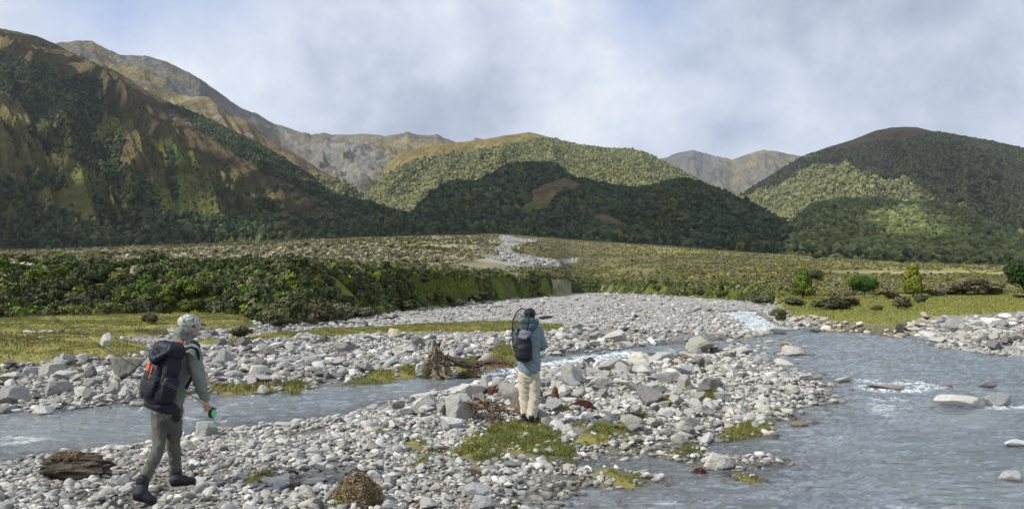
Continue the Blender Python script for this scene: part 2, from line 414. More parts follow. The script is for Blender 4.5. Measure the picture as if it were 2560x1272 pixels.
gc = np.stack([0.08+0.18*pebble, 0.08+0.15*pebble, 0.025+0.04*pebble], -1); upg = (K < kx(640))[..., None]*1.0; gc = gc*(1+.35*upg)
gm3 = (grass_m*0.95)[..., None]; col = col*(1-gm3)+gc*gm3
cut = np.zeros(GX.shape); cut[gm] = inside(GRASS[2], GX[gm], GY[gm])
paint(cut*sstep(.45, .6, fbm(GX*.6, GY*1.2, 57, 3)), soil, .85)
for g in SILT:
    s = np.full(GX.shape, -9.0); s[gm] = signed(g, GX[gm], GY[gm]); paint(sstep(-.2, .2, s), (0.13, 0.127, 0.118), 0.8)
s = np.full(GX.shape, -9.0); s[gm] = signed(PATH, GX[gm], GY[gm]); paint(sstep(-.3, .3, s), (0.34, 0.33, 0.30), 1)
# beyond the toe
Yt = toeY(K); past = sstep(0, 2, GY-Yt-(fbm(GX*.09, GY*.09, 21, 3)-.5)*np.where(K > kx(1950), 1, 7.0))
n_a = fbm(GX*.06, GY*.03, 61, 4); n_b = fbm(GX*.25, GY*.12, 62, 4)
scrub = np.stack([0.095+0.07*n_a, 0.09+0.045*n_a, 0.035+0.03*n_b], -1)*(0.7+0.6*n_b)[..., None]
pale = sstep(.42, .62, n_a)*sstep(80, 140, GY)*sstep(kx(1420), kx(1180), K+(n_a-.5)*.1)
scrub = scrub*(1-.75*pale[..., None])+np.array([.33, .30, .20])*.75*pale[..., None]
gl = sstep(.38, .55, fbm(GX*.03, GY*.02, 66, 3))*sstep(kx(1350), kx(1800), K+(n_a-.5)*.25)
scrub = scrub*(1-.7*gl[..., None])+np.array([.25, .24, .075])*.7*gl[..., None]
col = col*(1-past[..., None])+scrub*past[..., None]
# mossy green scarp face
face = past*(GY < Yt+15)*(K < kx(1900))
n_f = fbm(GX*1.1, GZ*2.2+GY*.35, 93, 5, .6); green = np.stack([0.03+0.19*n_f, 0.05+0.20*n_f, 0.006+0.03*n_f], -1)
fm = (face*sstep(.35, .5, n_b+.15))[..., None]; col = col*(1-fm)+green*fm
# meadow on the right and the pale grass flats behind it
meadow = past*(K > kx(1950))*(GY < 98)
mc = np.stack([0.12+0.16*n_b, 0.14+0.13*n_b, 0.035+0.04*n_b], -1); mm = (meadow*1.0)[..., None]
col = col*(1-mm)+mc*mm
cutr = (K > kx(1950))*(K < kx(2260))*sstep(-1.5, -.6, GY-Yt)*sstep(.7, .1, GY-Yt)
paint(cutr*sstep(.35, .6, fbm(GX*2.5, GZ*9+GX, 63, 3)), (0.085, 0.06, 0.04), .9)
band = sstep(6, 1, np.abs(gpy-681-(K-.6)*10))*(GY > 100)*sstep(kx(1950), kx(2250), K)
paint(band, (.42, .39, .20), .6)
s = np.full(GX.shape, -9.0); s[gm] = signed(BANK_R, GX[gm], GY[gm]); paint(sstep(-.3, .3, s), (0.30, 0.30, 0.29), 1)
fb = inside(FANBED, gpx+(n_b-.5)*16, gpy+(vnoise(GX*.05, GY*.02, 8)-.5)*6)*(GY > 150)
paint(fb, (.31, .31, .30), .9)
br = fb*sstep(.55, .62, fbm(GX*.05, GY*.015, 91, 3)); paint(br, (.10, .11, .04), .8)
for cpoly in CLIFFS: paint(inside(cpoly, gpx+(n_b-.5)*60, gpy+(pebble-.5)*14)*(GY > 50)*sstep(.3, .6, fbm(gpx*.06, gpy*.12, 97, 3)), (.27, .25, .20), .9)
# forest floor past the tree line
paint(sstep(-20, 10, GY-treeY(K)), (.03, .036, .016), 1)

m_ground = mat_vcol('ground_mat', 0.95, 9.0, 0.35, 14.0, 0.7, 0.05, 0.15, 8)
FANBED_M = fb
ground = link('ground', mesh_np('ground', np.stack([GX, GY, GZ], -1).reshape(-1, 3), grid_faces(*GX.shape), m_ground, col.reshape(-1, 3), True))
tag(ground, 'river gravel, grass banks and scrub flats rising to the hills', 'ground', kind='structure')

# ------------------------------------------------------------------ water
ky = [4.0]
while ky[-1] < 95: ky.append(ky[-1]*1.0052)
ky = np.array(ky); kw = np.arange(-0.80, 0.86, 0.0019)
WX = kw[None]*ky[:, None]; WY = np.repeat(ky[:, None], len(kw), 1)
WG = ground_z(WX, WY)
amp = np.full(WX.shape, 0.045)*np.clip(WY/14, .7, 1.8)
for pw, a in WAVES: amp = amp+a*sstep(-.4, .6, signed(pw, WX, WY))
f1 = fbm(WX*1.5+WY*.5, WY*2.4, 71, 5, .66); f2 = ridged(WX*2.0, WY*3.2, 72, 3, .5)
wz = amp*((f1-.5)*1.6+(f2-.6)*1.2)
wz = wz*sstep(-0.02, 0.10, 0.02-WG+.05)
foam = np.zeros(WX.shape)
for pw, a in FOAM: foam = np.maximum(foam, a*sstep(-.25, .5, signed(pw, WX, WY)))
fn = fbm(WX*2.2, WY*3.0, 75, 4, .6); foam = np.clip(foam*sstep(.50, .66, fn*.6+f2*.4+foam*.1)*1.8, 0, 1)
depth = np.clip(0.01-WG, 0, 1)
fw = grid_faces(*WX.shape)
wet = (WG < 0.05).reshape(-1)
keep = wet[fw].any(1)
fw = fw[keep]; used = np.unique(fw); remap = np.full(WX.size, -1); remap[used] = np.arange(len(used))
wv = np.stack([WX, WY, 0.0+wz], -1).reshape(-1, 3)[used]
m_water, t, p = new_mat('river_water')
P = world_pos(t)
mp = t.add('ShaderNodeMapping'); t.set(mp.inputs[0], P); mp.inputs['Scale'].default_value = (0.75, 1.8, 1.0)
b1 = t.noise(mp.outputs[0], 3.6, 6, .62, .5); b2 = t.noise(mp.outputs[0], 13.0, 4, .6, .3); b3 = t.noise(mp.outputs[0], 0.5, 3, .6, .3)
h = t.math('ADD', t.math('MULTIPLY', b1, 1.0), t.math('MULTIPLY', b2, 0.28))
h = t.math('MULTIPLY', h, t.math('ADD', 0.45, b3))
h = t.math('ADD', h, t.math('MULTIPLY', t.noise(mp.outputs[0], 1.3, 4, .6, .8), 1.2))
bn = t.bump(h, 1.0, 0.26)
dep = t.ramp(attr(t, 'depth').outputs['Fac'], [(0.0, 0.0), (0.10, 0.45), (0.30, 0.93)])
tone = t.ramp(t.noise(P, .35, 4, .6, .4), [(.3, (.055, .095, .10)), (.7, (.13, .17, .18))])
dif = t.add('ShaderNodeBsdfDiffuse'); t.set(dif.inputs[0], tone); t.set(dif.inputs['Normal'], bn)
tr = t.add('ShaderNodeBsdfTransparent'); tr.inputs[0].default_value = (.72, .76, .70, 1)
gl_ = t.add('ShaderNodeBsdfGlossy'); gl_.inputs[0].default_value = (.95, .97, 1, 1); gl_.inputs['Roughness'].default_value = .11; t.set(gl_.inputs['Normal'], bn)
fr_ = t.add('ShaderNodeFresnel'); fr_.inputs[0].default_value = 1.42; t.set(fr_.inputs['Normal'], bn)
mx1 = t.add('ShaderNodeMixShader'); t.set(mx1.inputs[0], dep); t.l.new(tr.outputs[0], mx1.inputs[1]); t.l.new(dif.outputs[0], mx1.inputs[2])
mx2 = t.add('ShaderNodeMixShader'); t.set(mx2.inputs[0], t.math('MULTIPLY_ADD', fr_.outputs[0], 2.6, 0.17, clamp=True)); t.l.new(mx1.outputs[0], mx2.inputs[1]); t.l.new(gl_.outputs[0], mx2.inputs[2])
fo = t.add('ShaderNodeBsdfDiffuse'); fo.inputs[0].default_value = (.72, .78, .8, 1)
ff = t.math('MULTIPLY', attr(t, 'foam').outputs['Fac'], t.ramp(t.noise(P, 9.0, 5, .7), [(.46, 0.0), (.52, 1.0)]), clamp=True)
mx3 = t.add('ShaderNodeMixShader'); t.set(mx3.inputs[0], ff); t.l.new(mx2.outputs[0], mx3.inputs[1]); t.l.new(fo.outputs[0], mx3.inputs[2])
t.l.new(mx3.outputs[0], t.n['Material Output'].inputs[0])
wat = link('water', mesh_np('water', wv, remap[fw], m_water, None, True, {'depth': depth.reshape(-1)[used], 'foam': foam.reshape(-1)[used]}))
tag(wat, 'rippling clear grey blue braided river', 'river', kind='structure')
# ------------------------------------------------------------------ mountains
C_TUSS = np.array([.185, .155, .070]); C_OLIVE = np.array([.150, .155, .045]); C_BROWN = np.array([.095, .066, .045]); C_ROCK = np.array([.16, .15, .135])
C_FOR = np.array([.030, .044, .022]); C_GOLD = np.array([.23, .185, .075]); C_SCREE = np.array([.27, .26, .24]); C_GREEN = np.array([.10, .14, .03])
m_hill = mat_vcol('hill_mat', 1.0, 0.07, 0.75, 0.06, 1.0, 16.0, 0.0, 12)
SHADE = []      # points that lie under clouds
FOREST = []     # (positions, size, tone)
def pin(poly, px, py, j, jit=10):
    return inside(poly, px+(j[0]-.5)*jit*2.4, py+(j[1]-.5)*jit*1.6)
def landform(label, sil, dr, base, pw=1.1, gull=0.12, gscale=70.0, pc=1300.0, spread=0.0, skew=0.0, colour=None, step=3.0, rows=110, edge=0.0, seed=1, shade=None, cell=9.0, forest_r=5.0, low=False, bend=None, sp=55.0, speck=0, mult=1.0):
    s = np.array(sil, float); px = np.arange(s[0, 0], s[-1, 0]+.1, step)
    py = np.interp(px, s[:, 0], s[:, 1])
    if edge > 0: py = py+(fbm(px/17.0, px*0, seed+90, 4, .6)-.5)*edge
    k, e = rayke(px, py)
    D = np.interp(px, *np.array(dr, float).T); B = np.interp(px, *np.array(base, float).T)
    D = np.maximum(D, B+15)
    zr = CAM_H+e*D
    bx = k*B; zb = ground_z(bx, B, False)-2.0
    zr = np.maximum(zr, zb+.5)
    tt = np.concatenate([np.linspace(0, 1, rows), np.linspace(1.02, 1.5, 12)])
    T = np.repeat(tt[:, None], len(px), 1)
    Yd = B[None]+(D-B)[None]*T
    Xd = k[None]*Yd
    rise = (zr-zb)[None]
    tf = np.minimum(T, 1)
    Z = zb[None]+rise*(tf**pw)
    u = pc+(px[None]-pc)/(1+spread*(1-tf))-skew*(1-tf)
    if bend is not None: u = u+bend*(fbm(Xd/500., Yd/500., seed+7, 2)-.5)
    g = ridged(u/gscale, tf*1.3+seed, seed, 2, .5)*.75+ridged(u/(gscale*.36), tf*3.5, seed+3, 3, .55)*.25
    win = np.sin(np.pi*np.clip(tf, 0, 1)**.8)**.8
    Z = Z+(g-.62)*gull*rise*win*1.9+(fbm(Xd/90., Yd/90., seed+11, 5, .6)-.5)*gull*rise*win*.8
    back = np.maximum(T-1, 0); Z = Z-back*rise*1.2
    PX, PY = project(Xd, Yd, Z)
    j = (fbm(Xd/45., Yd/45., seed+21, 4, .6), fbm(Xd/45., Yd/45., seed+31, 4, .6))
    C, M = colour(PX, PY, j, g, tf)
    cm = np.clip(C*(0.5+1.0*j[1])[..., None]*(.8+.4*fbm(Xd/14., Yd/14., seed+41, 3))[..., None], 0, 1)
    cm = cm*(1-M[..., None]*.9)+C_FOR*(M[..., None]*.9)
    o = link('mountain', mesh_np('mountain', np.stack([Xd, Yd, Z], -1).reshape(-1, 3), grid_faces(*Xd.shape), m_hill, cm.reshape(-1, 3), True))
    tag(o, label, 'mountain', kind='structure')
    # sampling per cell
    P = np.stack([Xd, Yd, Z], -1)
    ctr = (P[:-1, :-1]+P[1:, :-1]+P[:-1, 1:]+P[1:, 1:])/4
    e1 = P[1:, :-1]-P[:-1, :-1]; e2 = P[:-1, 1:]-P[:-1, :-1]
    ar = np.linalg.norm(np.cross(e1, e2), axis=-1)
    rng = np.random.default_rng(seed)
    front = (T[:-1, :-1] < 1.06)
    w_ = ar*(M[:-1, :-1] > .5)*front/(cell*cell)
    cnt = rng.poisson(w_)
    idx = np.repeat(np.arange(cnt.size), cnt.ravel())
    if len(idx):
        a = rng.random(len(idx)); b = rng.random(len(idx))
        c0 = P[:-1, :-1].reshape(-1, 3)[idx]; pos = c0+e1.reshape(-1, 3)[idx]*a[:, None]+e2.reshape(-1, 3)[idx]*b[:, None]
        ton = j[0][:-1, :-1].reshape(-1)[idx]
        FOREST.append((pos, np.full(len(idx), forest_r), ton, low, np.full(len(idx), mult)))
    if speck:
        cnt = rng.poisson(ar*(M[:-1, :-1] < .5)*front*sstep(.42, .6, j[1][:-1, :-1])/(speck*speck)); idx = np.repeat(np.arange(cnt.size), cnt.ravel())
        pos = P[:-1, :-1].reshape(-1, 3)[idx]+e1.reshape(-1, 3)[idx]*rng.random((len(idx), 1))+e2.reshape(-1, 3)[idx]*rng.random((len(idx), 1))
        FOREST.append((pos, np.full(len(idx), forest_r*.42), j[0][:-1, :-1].reshape(-1)[idx], low, np.full(len(idx), mult)))
    if shade is not None:
        sm = shade(PX, PY)[:-1, :-1]*front
        cnt = rng.poisson(ar*sm/(sp*sp))
        idx = np.repeat(np.arange(cnt.size), cnt.ravel())
        SHADE.append((ctr.reshape(-1, 3)[idx], sp))
    return o
def flat(c): return lambda PX: np.ones(PX.shape+(3,))*c
def lay(C, mask, c, amt=1.0):
    m = (np.clip(mask, 0, 1)*amt)[..., None]; return C*(1-m)+np.asarray(c)*m

# far peaks in the gap
def c_far(PX, PY, j, g, tf):
    C = np.ones(PX.shape+(3,))*C_ROCK*.8; C = lay(C, (PX > 1800)*sstep(.4, .6, j[0]), C_TUSS*1.1, .8); C = lay(C, sstep(.7, .85, g), C_SCREE, .4)
    return C, np.zeros(PX.shape)
landform('pale bluish rocky peaks far up the valley', [(1540, 450), (1640, 401), (1680, 388), (1700, 381), (1735, 376), (1760, 382), (1790, 390), (1815, 396), (1830, 399), (1850, 391), (1872, 384), (1910, 374), (1930, 377), (1985, 387), (2060, 402), (2200, 430)],
         [(1540, 5300), (2200, 5300)], [(1540, 3600), (2200, 3600)], 1.0, .14, 80, 1840, .5, 0, c_far, 3, 80, 6, 2, bend=120)
# back range, left
def c_back(PX, PY, j, g, tf):
    C = np.ones(PX.shape+(3,))*(C_ROCK*.75+C_TUSS*.12)
    C = lay(C, sstep(.50, .66, j[0]), C_TUSS, .6); C = lay(C, sstep(.35, .5, g)*(1-sstep(.5, .62, g)), C_SCREE*.8, .55)
    C = lay(C, pin([(250, 150), (330, 170), (420, 200), (400, 215), (330, 200), (300, 190)], PX, PY, j), C_GOLD, .8)
    C = lay(C, pin([(900, 345), (1140, 352), (1240, 345), (1060, 390), (990, 470), (900, 480), (960, 400)], PX, PY, j), C_GOLD*.8+C_ROCK*.1, .75)
    C = lay(C, pin([(760, 360), (900, 350), (980, 380), (960, 440), (900, 470), (820, 420)], PX, PY, j), C_SCREE*.85, .6)
    return C, np.zeros(PX.shape)
landform('hazy brown tussock range with scree behind the left slope', [(60, 130), (150, 106), (190, 103), (230, 103), (255, 118), (300, 136), (340, 140), (370, 140), (420, 155), (470, 180), (500, 197), (560, 240), (600, 268), (640, 283), (680, 308), (700, 313), (740, 328), (780, 336), (812, 333),
          (830, 337), (880, 335), (900, 336), (940, 337), (962, 341), (1000, 335), (1018, 329), (1030, 334), (1060, 338), (1085, 339), (1092, 335), (1110, 345), (1140, 356), (1180, 354), (1188, 344), (1200, 347), (1230, 352), (1300, 372), (1450, 450)],
         [(60, 2500), (500, 2800), (700, 3400), (1450, 3700)], [(60, 1500), (700, 1700), (900, 1500), (1450, 1800)], 1.0, .13, 105, 900, .1, 300, c_back, 3, 120, 5, 5, cell=1e9, bend=260)
def c_back2(PX, PY, j, g, tf):
    C = np.ones(PX.shape+(3,))*(C_BROWN*.6+C_TUSS*.5); C = lay(C, sstep(.5, .6, j[0]), C_TUSS*1.2, .7)
    C = lay(C, sstep(.6, .7, j[1]), C_SCREE*.8, .5)
    M = pin([(780, 445), (900, 450), (960, 520), (860, 500)], PX, PY, j).astype(float)
    return C, M
landform('dull olive brown spur below the hazy range', [(300, 190), (400, 228), (470, 240), (524, 242), (573, 284), (617, 302), (660, 338), (705, 365), (750, 390), (815, 434), (860, 455), (881, 464), (905, 490), (960, 530), (1010, 560)],
         [(300, 2300), (900, 1900), (1010, 1500)], [(300, 1500), (1010, 1200)], 1.0, .12, 50, 900, .1, 200, c_back2, 3, 70, 4, 9, cell=9, forest_r=4, low=True)
# central forested hill
def c_mid(PX, PY, j, g, tf):
    C = np.ones(PX.shape+(3,))*C_GOLD*.95
    C = lay(C, pin([(880, 420), (1010, 380), (1000, 430), (940, 500), (880, 510)], PX, PY, j), C_TUSS*1.3, .5)
    bare = pin([(860, 520), (900, 478), (965, 440), (1010, 412), (1090, 392), (1140, 382), (1200, 376), (1275, 362), (1335, 349), (1380, 348), (1400, 300), (860, 300)], PX, PY, j, 7)
    return C, 1.0-bare.astype(float)
landform('sunlit forested hill with a golden grass top', [(870, 520), (903, 489), (945, 462), (968, 410), (1000, 385), (1060, 366), (1140, 357), (1180, 352), (1215, 348), (1260, 339), (1295, 335), (1320, 330), (1340, 334), (1370, 342), (1440, 361), (1510, 371), (1580, 374), (1620, 385), (1680, 415), (1740, 446),
          (1800, 476), (1850, 490), (1880, 510), (1940, 545), (1990, 575), (2050, 600)], [(870, 1900), (1320, 2500), (1850, 2100), (2050, 1500)], [(870, 1300), (1300, 1100), (2050, 900)], 1.0, .11, 95, 1330, .9, 0, c_mid, 3, 150, 1.5, 13, cell=5.0, forest_r=2.7, low=True)
# front dark dome
def c_dome(PX, PY, j, g, tf):
    C = np.ones(PX.shape+(3,))*(C_BROWN*.9+C_TUSS*.45)
    C = lay(C, pin([(1230, 520), (1290, 500), (1380, 510), (1330, 535), (1250, 540)], PX, PY, j), C_OLIVE*1.1, .8)
    bare = pin([(1385, 450), (1410, 445), (1450, 460), (1440, 480), (1400, 478), (1380, 500), (1370, 520), (1330, 530), (1290, 532), (1310, 510), (1330, 505), (1320, 480), (1350, 465)], PX, PY, j, 5) | \
        pin([(1478, 535), (1510, 535), (1560, 556), (1570, 568), (1530, 566), (1490, 552)], PX, PY, j, 5)
    return C, 1.0-bare.astype(float)
landform('dark forested dome with a bare brown slip', [(960, 585), (1000, 562), (1035, 530), (1060, 500), (1102, 467), (1137, 453), (1190, 456), (1215, 446), (1240, 431), (1268, 413), (1320, 407), (1370, 408), (1398, 420), (1430, 442), (1454, 449), (1503, 459), (1573, 473), (1620, 470), (1661, 455), (1700, 448), (1740, 454), (1790, 474), (1850, 498),
          (1905, 524), (1960, 555), (2010, 578), (2060, 596), (2100, 612), (2160, 628), (2240, 650)], [(960, 800), (1190, 1150), (1320, 1350), (1503, 1250), (1700, 1400), (1905, 1150), (2100, 800), (2240, 600)],
         [(960, 690), (1300, 700), (1500, 650), (1700, 590), (2000, 505), (2240, 450)], .95, .15, 110, 1350, 1.2, 0, c_dome, 3, 150, 2, 17, shade=lambda x, y: 1.7*np.ones(x.shape)*(y > 380), cell=4.6, forest_r=2.6)
# right mountain
def c_right(PX, PY, j, g, tf):
    C = np.ones(PX.shape+(3,))*(C_BROWN*1.3+C_TUSS*.3)
    bare = pin([(1990, 395), (2060, 378), (2130, 372), (2160, 360), (2215, 352), (2250, 362), (2290, 342), (2340, 332), (2360, 300), (1990, 300)], PX, PY, j, 6)
    return C, 1.0-bare.astype(float)
UPPER_R = [(1800, 520), (1850, 492), (1900, 470), (1960, 445), (2010, 420), (2040, 405), (2090, 400), (2130, 405), (2180, 425), (2240, 445), (2300, 462), (2360, 482), (2400, 510), (2470, 545), (2560, 580), (2900, 640), (2900, 200), (1800, 200)]
landform('big rounded mountain with forest to a bare brown top', [(1790, 560), (1820, 520), (1850, 489), (1900, 456), (1960, 420), (2010, 391), (2060, 371), (2130, 350), (2160, 338), (2190, 326), (2230, 319), (2260, 317), (2290, 318), (2320, 325), (2340, 329), (2400, 340), (2470, 352), (2560, 372), (2650, 395), (2800, 440), (3000, 520)],
         [(1790, 2300), (2260, 3000), (3000, 2700)], [(1790, 1500), (2200, 1250), (3000, 1100)], 1.0, .13, 105, 2240, .8, 0, c_right, 3, 150, 1.5, 23,
         shade=lambda x, y: inside(UPPER_R, x, y)*1.8, cell=5.8, forest_r=3.1, low=True)
def c_rdome(PX, PY, j, g, tf):
    C = np.ones(PX.shape+(3,))*C_OLIVE
    return C, np.ones(PX.shape)
SUNHOLE = [(2040, 592), (2130, 552), (2220, 520), (2320, 520), (2390, 545), (2425, 592), (2370, 622), (2260, 640), (2160, 650), (2060, 644)]
landform('low dark forested knoll with a sunlit patch', [(1960, 590), (1985, 560), (2005, 535), (2030, 515), (2060, 505), (2120, 498), (2200, 503), (2260, 507), (2330, 509), (2400, 522), (2440, 538), (2500, 568), (2560, 596), (2650, 625), (2800, 655)],
         [(1960, 900), (2150, 1500), (2400, 1400), (2800, 800)], [(1960, 500), (2300, 450), (2800, 440)], .95, .10, 90, 2250, .8, 0, c_rdome, 3, 120, 1.5, 29,
         shade=lambda x, y: 2.2*(1.0-inside(SUNHOLE, x, y)), sp=30.0, mult=2.2, cell=4.6, forest_r=2.6)
# left mountain, main slope
FORL = [[(-200, 100), (0, 135), (45, 158), (110, 168), (150, 198), (200, 195), (250, 205), (265, 250), (250, 300), (225, 340), (245, 352), (300, 350), (310, 372), (290, 420), (350, 430), (362, 460), (410, 520), (380, 530), (300, 510), (250, 440), (200, 400), (-200, 300)],
        [(405, 248), (470, 276), (530, 302), (620, 346), (705, 394), (770, 438), (837, 487), (900, 500), (1240, 570), (1300, 640), (640, 640), (640, 560), (700, 552), (760, 560), (850, 562), (860, 545), (770, 482), (650, 425), (560, 372), (480, 315)],
        [(640, 500), (660, 498), (710, 520), (700, 530), (650, 524)], [(-200, 560), (0, 548), (150, 540), (260, 545), (330, 530), (420, 540), (640, 545), (1000, 560), (1300, 600), (1300, 700), (-200, 700)],
        [(418, 370), (428, 372), (436, 440), (445, 500), (425, 505), (412, 440)]]
def c_left(PX, PY, j, g, tf):
    C = np.ones(PX.shape+(3,))*C_OLIVE
    C = lay(C, sstep(.42, .6, j[0]), C_TUSS, .65)
    up = sstep(135, 70, PY-np.interp(PX, [-600, 0, 290, 617, 837, 1240], [70, 71, 178, 345, 486, 577]))
    C = lay(C, up*sstep(.35, .55, j[1]+.12), C_BROWN*1.25, .8)
    C = lay(C, pin([(290, 330), (330, 310), (390, 420), (370, 500), (320, 460), (270, 420)], PX, PY, j, 14), C_BROWN*1.2, .65)
    C = lay(C, pin([(330, 240), (420, 255), (560, 350), (600, 365), (480, 330), (400, 290)], PX, PY, j), C_BROWN*1.1, .7)
    C = lay(C, pin([(0, 90), (120, 170), (200, 160), (180, 200), (60, 165), (0, 130)], PX, PY, j, 16)*sstep(.5, .6, j[1]), C_TUSS*1.5, .9)
    C = lay(C, pin([(420, 350), (470, 360), (480, 430), (450, 450), (415, 400)], PX, PY, j, 12), C_GREEN*.75, .7)
    C = lay(C, pin([(350, 250), (440, 290), (510, 325), (430, 300)], PX, PY, j, 6)*sstep(.5, .55, j[1]), C_SCREE*.9, .7)
    C = lay(C, sstep(.32, .42, .9-g), C_BROWN*.8, .3)
    M = np.zeros(PX.shape)
    for q in FORL: M = np.maximum(M, pin(q, PX, PY, j, 9))
    M = np.maximum(M, (PY > 470)*(PX < 1000)*(j[0]+j[1] > 1.22)*1.0)
    return C, M
landform('steep tussock mountain with a dark forested gully on the left', [(-600, 120), (-300, 55), (-100, 60), (0, 71), (44, 80), (88, 89), (136, 109), (170, 128), (211, 146), (250, 164), (290, 178), (352, 218), (414, 252), (470, 277), (528, 303), (570, 324), (617, 345), (705, 393), (770, 437), (837, 486), (870, 494), (900, 499), (940, 512), (1000, 531), (1050, 543), (1100, 553), (1160, 566), (1240, 577), (1300, 592)],
         [(-600, 1800), (0, 2000), (300, 1800), (700, 1400), (900, 1100), (1100, 850), (1300, 720)], [(-600, 560), (0, 600), (600, 620), (1000, 660), (1300, 690)], 1.0, .17, 105, 300, .0, 330, c_left, 3, 190, 1.5, 37,
         shade=lambda x, y: np.where(y > 500, .8, .12), cell=4.0, forest_r=2.2, bend=60, speck=6.5)
def c_spur(PX, PY, j, g, tf):
    C = np.ones(PX.shape+(3,))*(C_OLIVE*.6+C_TUSS*.5)
    C = lay(C, sstep(.45, .6, j[0]), C_TUSS*1.1, .7); C = lay(C, sstep(.55, .65, j[1]), C_BROWN*1.1, .7)
    C = lay(C, sstep(.35, .5, 1-g), C_BROWN*.8, .75)
    C = lay(C, pin([(0, 480), (60, 520), (70, 550), (0, 560)], PX, PY, j, 8), C_GREEN*1.1, .8)
    M = np.zeros(PX.shape)
    for q in [[(0, 440), (60, 480), (110, 540), (60, 560), (30, 510), (0, 480)], [(60, 430), (100, 420), (110, 470), (80, 480)], [(140, 430), (160, 440), (150, 490), (130, 480)],
              [(-300, 560), (0, 555), (90, 545), (150, 530), (180, 545), (200, 535), (250, 540), (280, 525), (330, 515), (460, 540), (460, 700), (-300, 700)],
              [(215, 500), (260, 490), (330, 540), (380, 590), (300, 600), (240, 540)]]:
        M = np.maximum(M, pin(q, PX, PY, j, 9))
    M = M*(1-pin([(170, 545), (215, 535), (225, 560), (180, 570)], PX, PY, j, 5))
    M = np.maximum(M, (PY > 430)*(j[0]+j[1] > 1.22)*1.0)
    return C, M
landform('olive grass spur in front of the forested gully', [(-600, 60), (-300, 120), (-100, 190), (0, 222), (44, 247), (88, 282), (145, 326), (198, 374), (229, 410), (264, 454), (300, 489), (335, 520), (400, 547), (460, 590), (520, 615)],
         [(-600, 1400), (0, 1250), (300, 900), (520, 640)], [(-600, 560), (0, 580), (520, 600)], 1.0, .17, 75, 100, .0, 190, c_spur, 3, 120, 1.5, 43, shade=lambda x, y: np.where(y > 520, .8, .10), cell=3.9, forest_r=2.1, bend=40, speck=6.0)

# ------------------------------------------------------------------ forest canopy on the hillsides
rng = np.random.default_rng(5)
def canopy_proto(sub, seed):
    v, f = ico(sub); r = np.random.default_rng(seed); n = len(v)
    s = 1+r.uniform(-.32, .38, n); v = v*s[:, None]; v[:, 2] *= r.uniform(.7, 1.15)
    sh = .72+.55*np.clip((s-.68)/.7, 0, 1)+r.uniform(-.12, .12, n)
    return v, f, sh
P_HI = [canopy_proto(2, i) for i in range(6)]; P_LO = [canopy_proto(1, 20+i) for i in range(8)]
m_canopy = mat_vcol('forest_canopy', 1.0, 0.5, 0.45, 0, 0, 0, 0.0, 4)
for sunlit_tint, protos, nm in ((True, P_LO, 'far'), (False, P_LO, 'near')):
    sel = [q for q in FOREST if q[3] == sunlit_tint]
    pos = np.concatenate([q[0] for q in sel]); sz = np.concatenate([q[1] for q in sel]); ton = np.concatenate([q[2] for q in sel]); mu = np.concatenate([q[4] for q in sel])
    n = len(pos); s = sz*rng.uniform(.5, 1.4, n)*np.where(rng.random(n) < .06, 1.6, 1)
    base = np.stack([.036+.028*ton, .054+.024*ton, .028+.008*ton], -1)*rng.uniform(.45, 1.6, n)[:, None]
    base = base*mu[:, None]**np.array([1.15, 1.0, .7])
    if sunlit_tint: base = base*np.array([2.95, 2.35, 2.05])  # same forest, brighter and yellower on the lit hills; sunlight put into the colour
    palem = rng.random(n) < (.06 if sunlit_tint else .03)
    base[palem] = np.array([.20, .20, .15])*(1.0 if sunlit_tint else .6)*rng.uniform(.7, 1.2, palem.sum())[:, None]
    ygm = (ton > .62) & (rng.random(n) < .3); base[ygm] = np.array([.11, .115, .03])*rng.uniform(.8, 1.2, ygm.sum())[:, None]
    pos = pos+np.array([0, 0, 1])*s[:, None]*.35
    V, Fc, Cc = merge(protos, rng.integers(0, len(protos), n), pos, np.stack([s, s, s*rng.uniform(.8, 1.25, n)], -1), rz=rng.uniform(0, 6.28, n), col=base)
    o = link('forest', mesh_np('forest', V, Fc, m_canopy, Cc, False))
    tag(o, 'beech forest canopy covering the ' + ('sunlit hills further off' if sunlit_tint else 'dark lower slopes of the nearer hills'), 'forest', kind='stuff')
    print('forest', nm, n)

# ------------------------------------------------------------------ clouds between the sun and the hills (outside the frame, above and to the left)
tg = np.concatenate([q[0] for q in SHADE]); tsp = np.concatenate([np.full(len(q[0]), q[1]) for q in SHADE]); print('cloud puffs', len(tg))
alt = 1300+rng.uniform(0, 260, len(tg))
cp = tg+SUN[None]*((alt-tg[:, 2])/SUN[2])[:, None]
r_ = rng.uniform(.78, 1.2, len(tg))*tsp
pv = []
for i in range(5):
    v, f = ico(2); q = np.random.default_rng(100+i); v = v*(1+q.uniform(-.12, .12, len(v)))[:, None]; pv.append((v, f, None))
V, Fc, _ = merge(pv, rng.integers(0, 5, len(tg)), cp, np.stack([r_, r_, r_*.55], -1), rz=rng.uniform(0, 6.28, len(tg)))
m_cloud, t, p = new_mat('cloud_mat'); p.inputs['Base Color'].default_value = (.9, .91, .93, 1); p.inputs['Roughness'].default_value = 1; p.inputs['Specular IOR Level'].default_value = 0
o = link('clouds', mesh_np('clouds', V, Fc, m_cloud, None, True)); tag(o, 'broken cloud bank drifting above the mountains', 'clouds', kind='stuff')
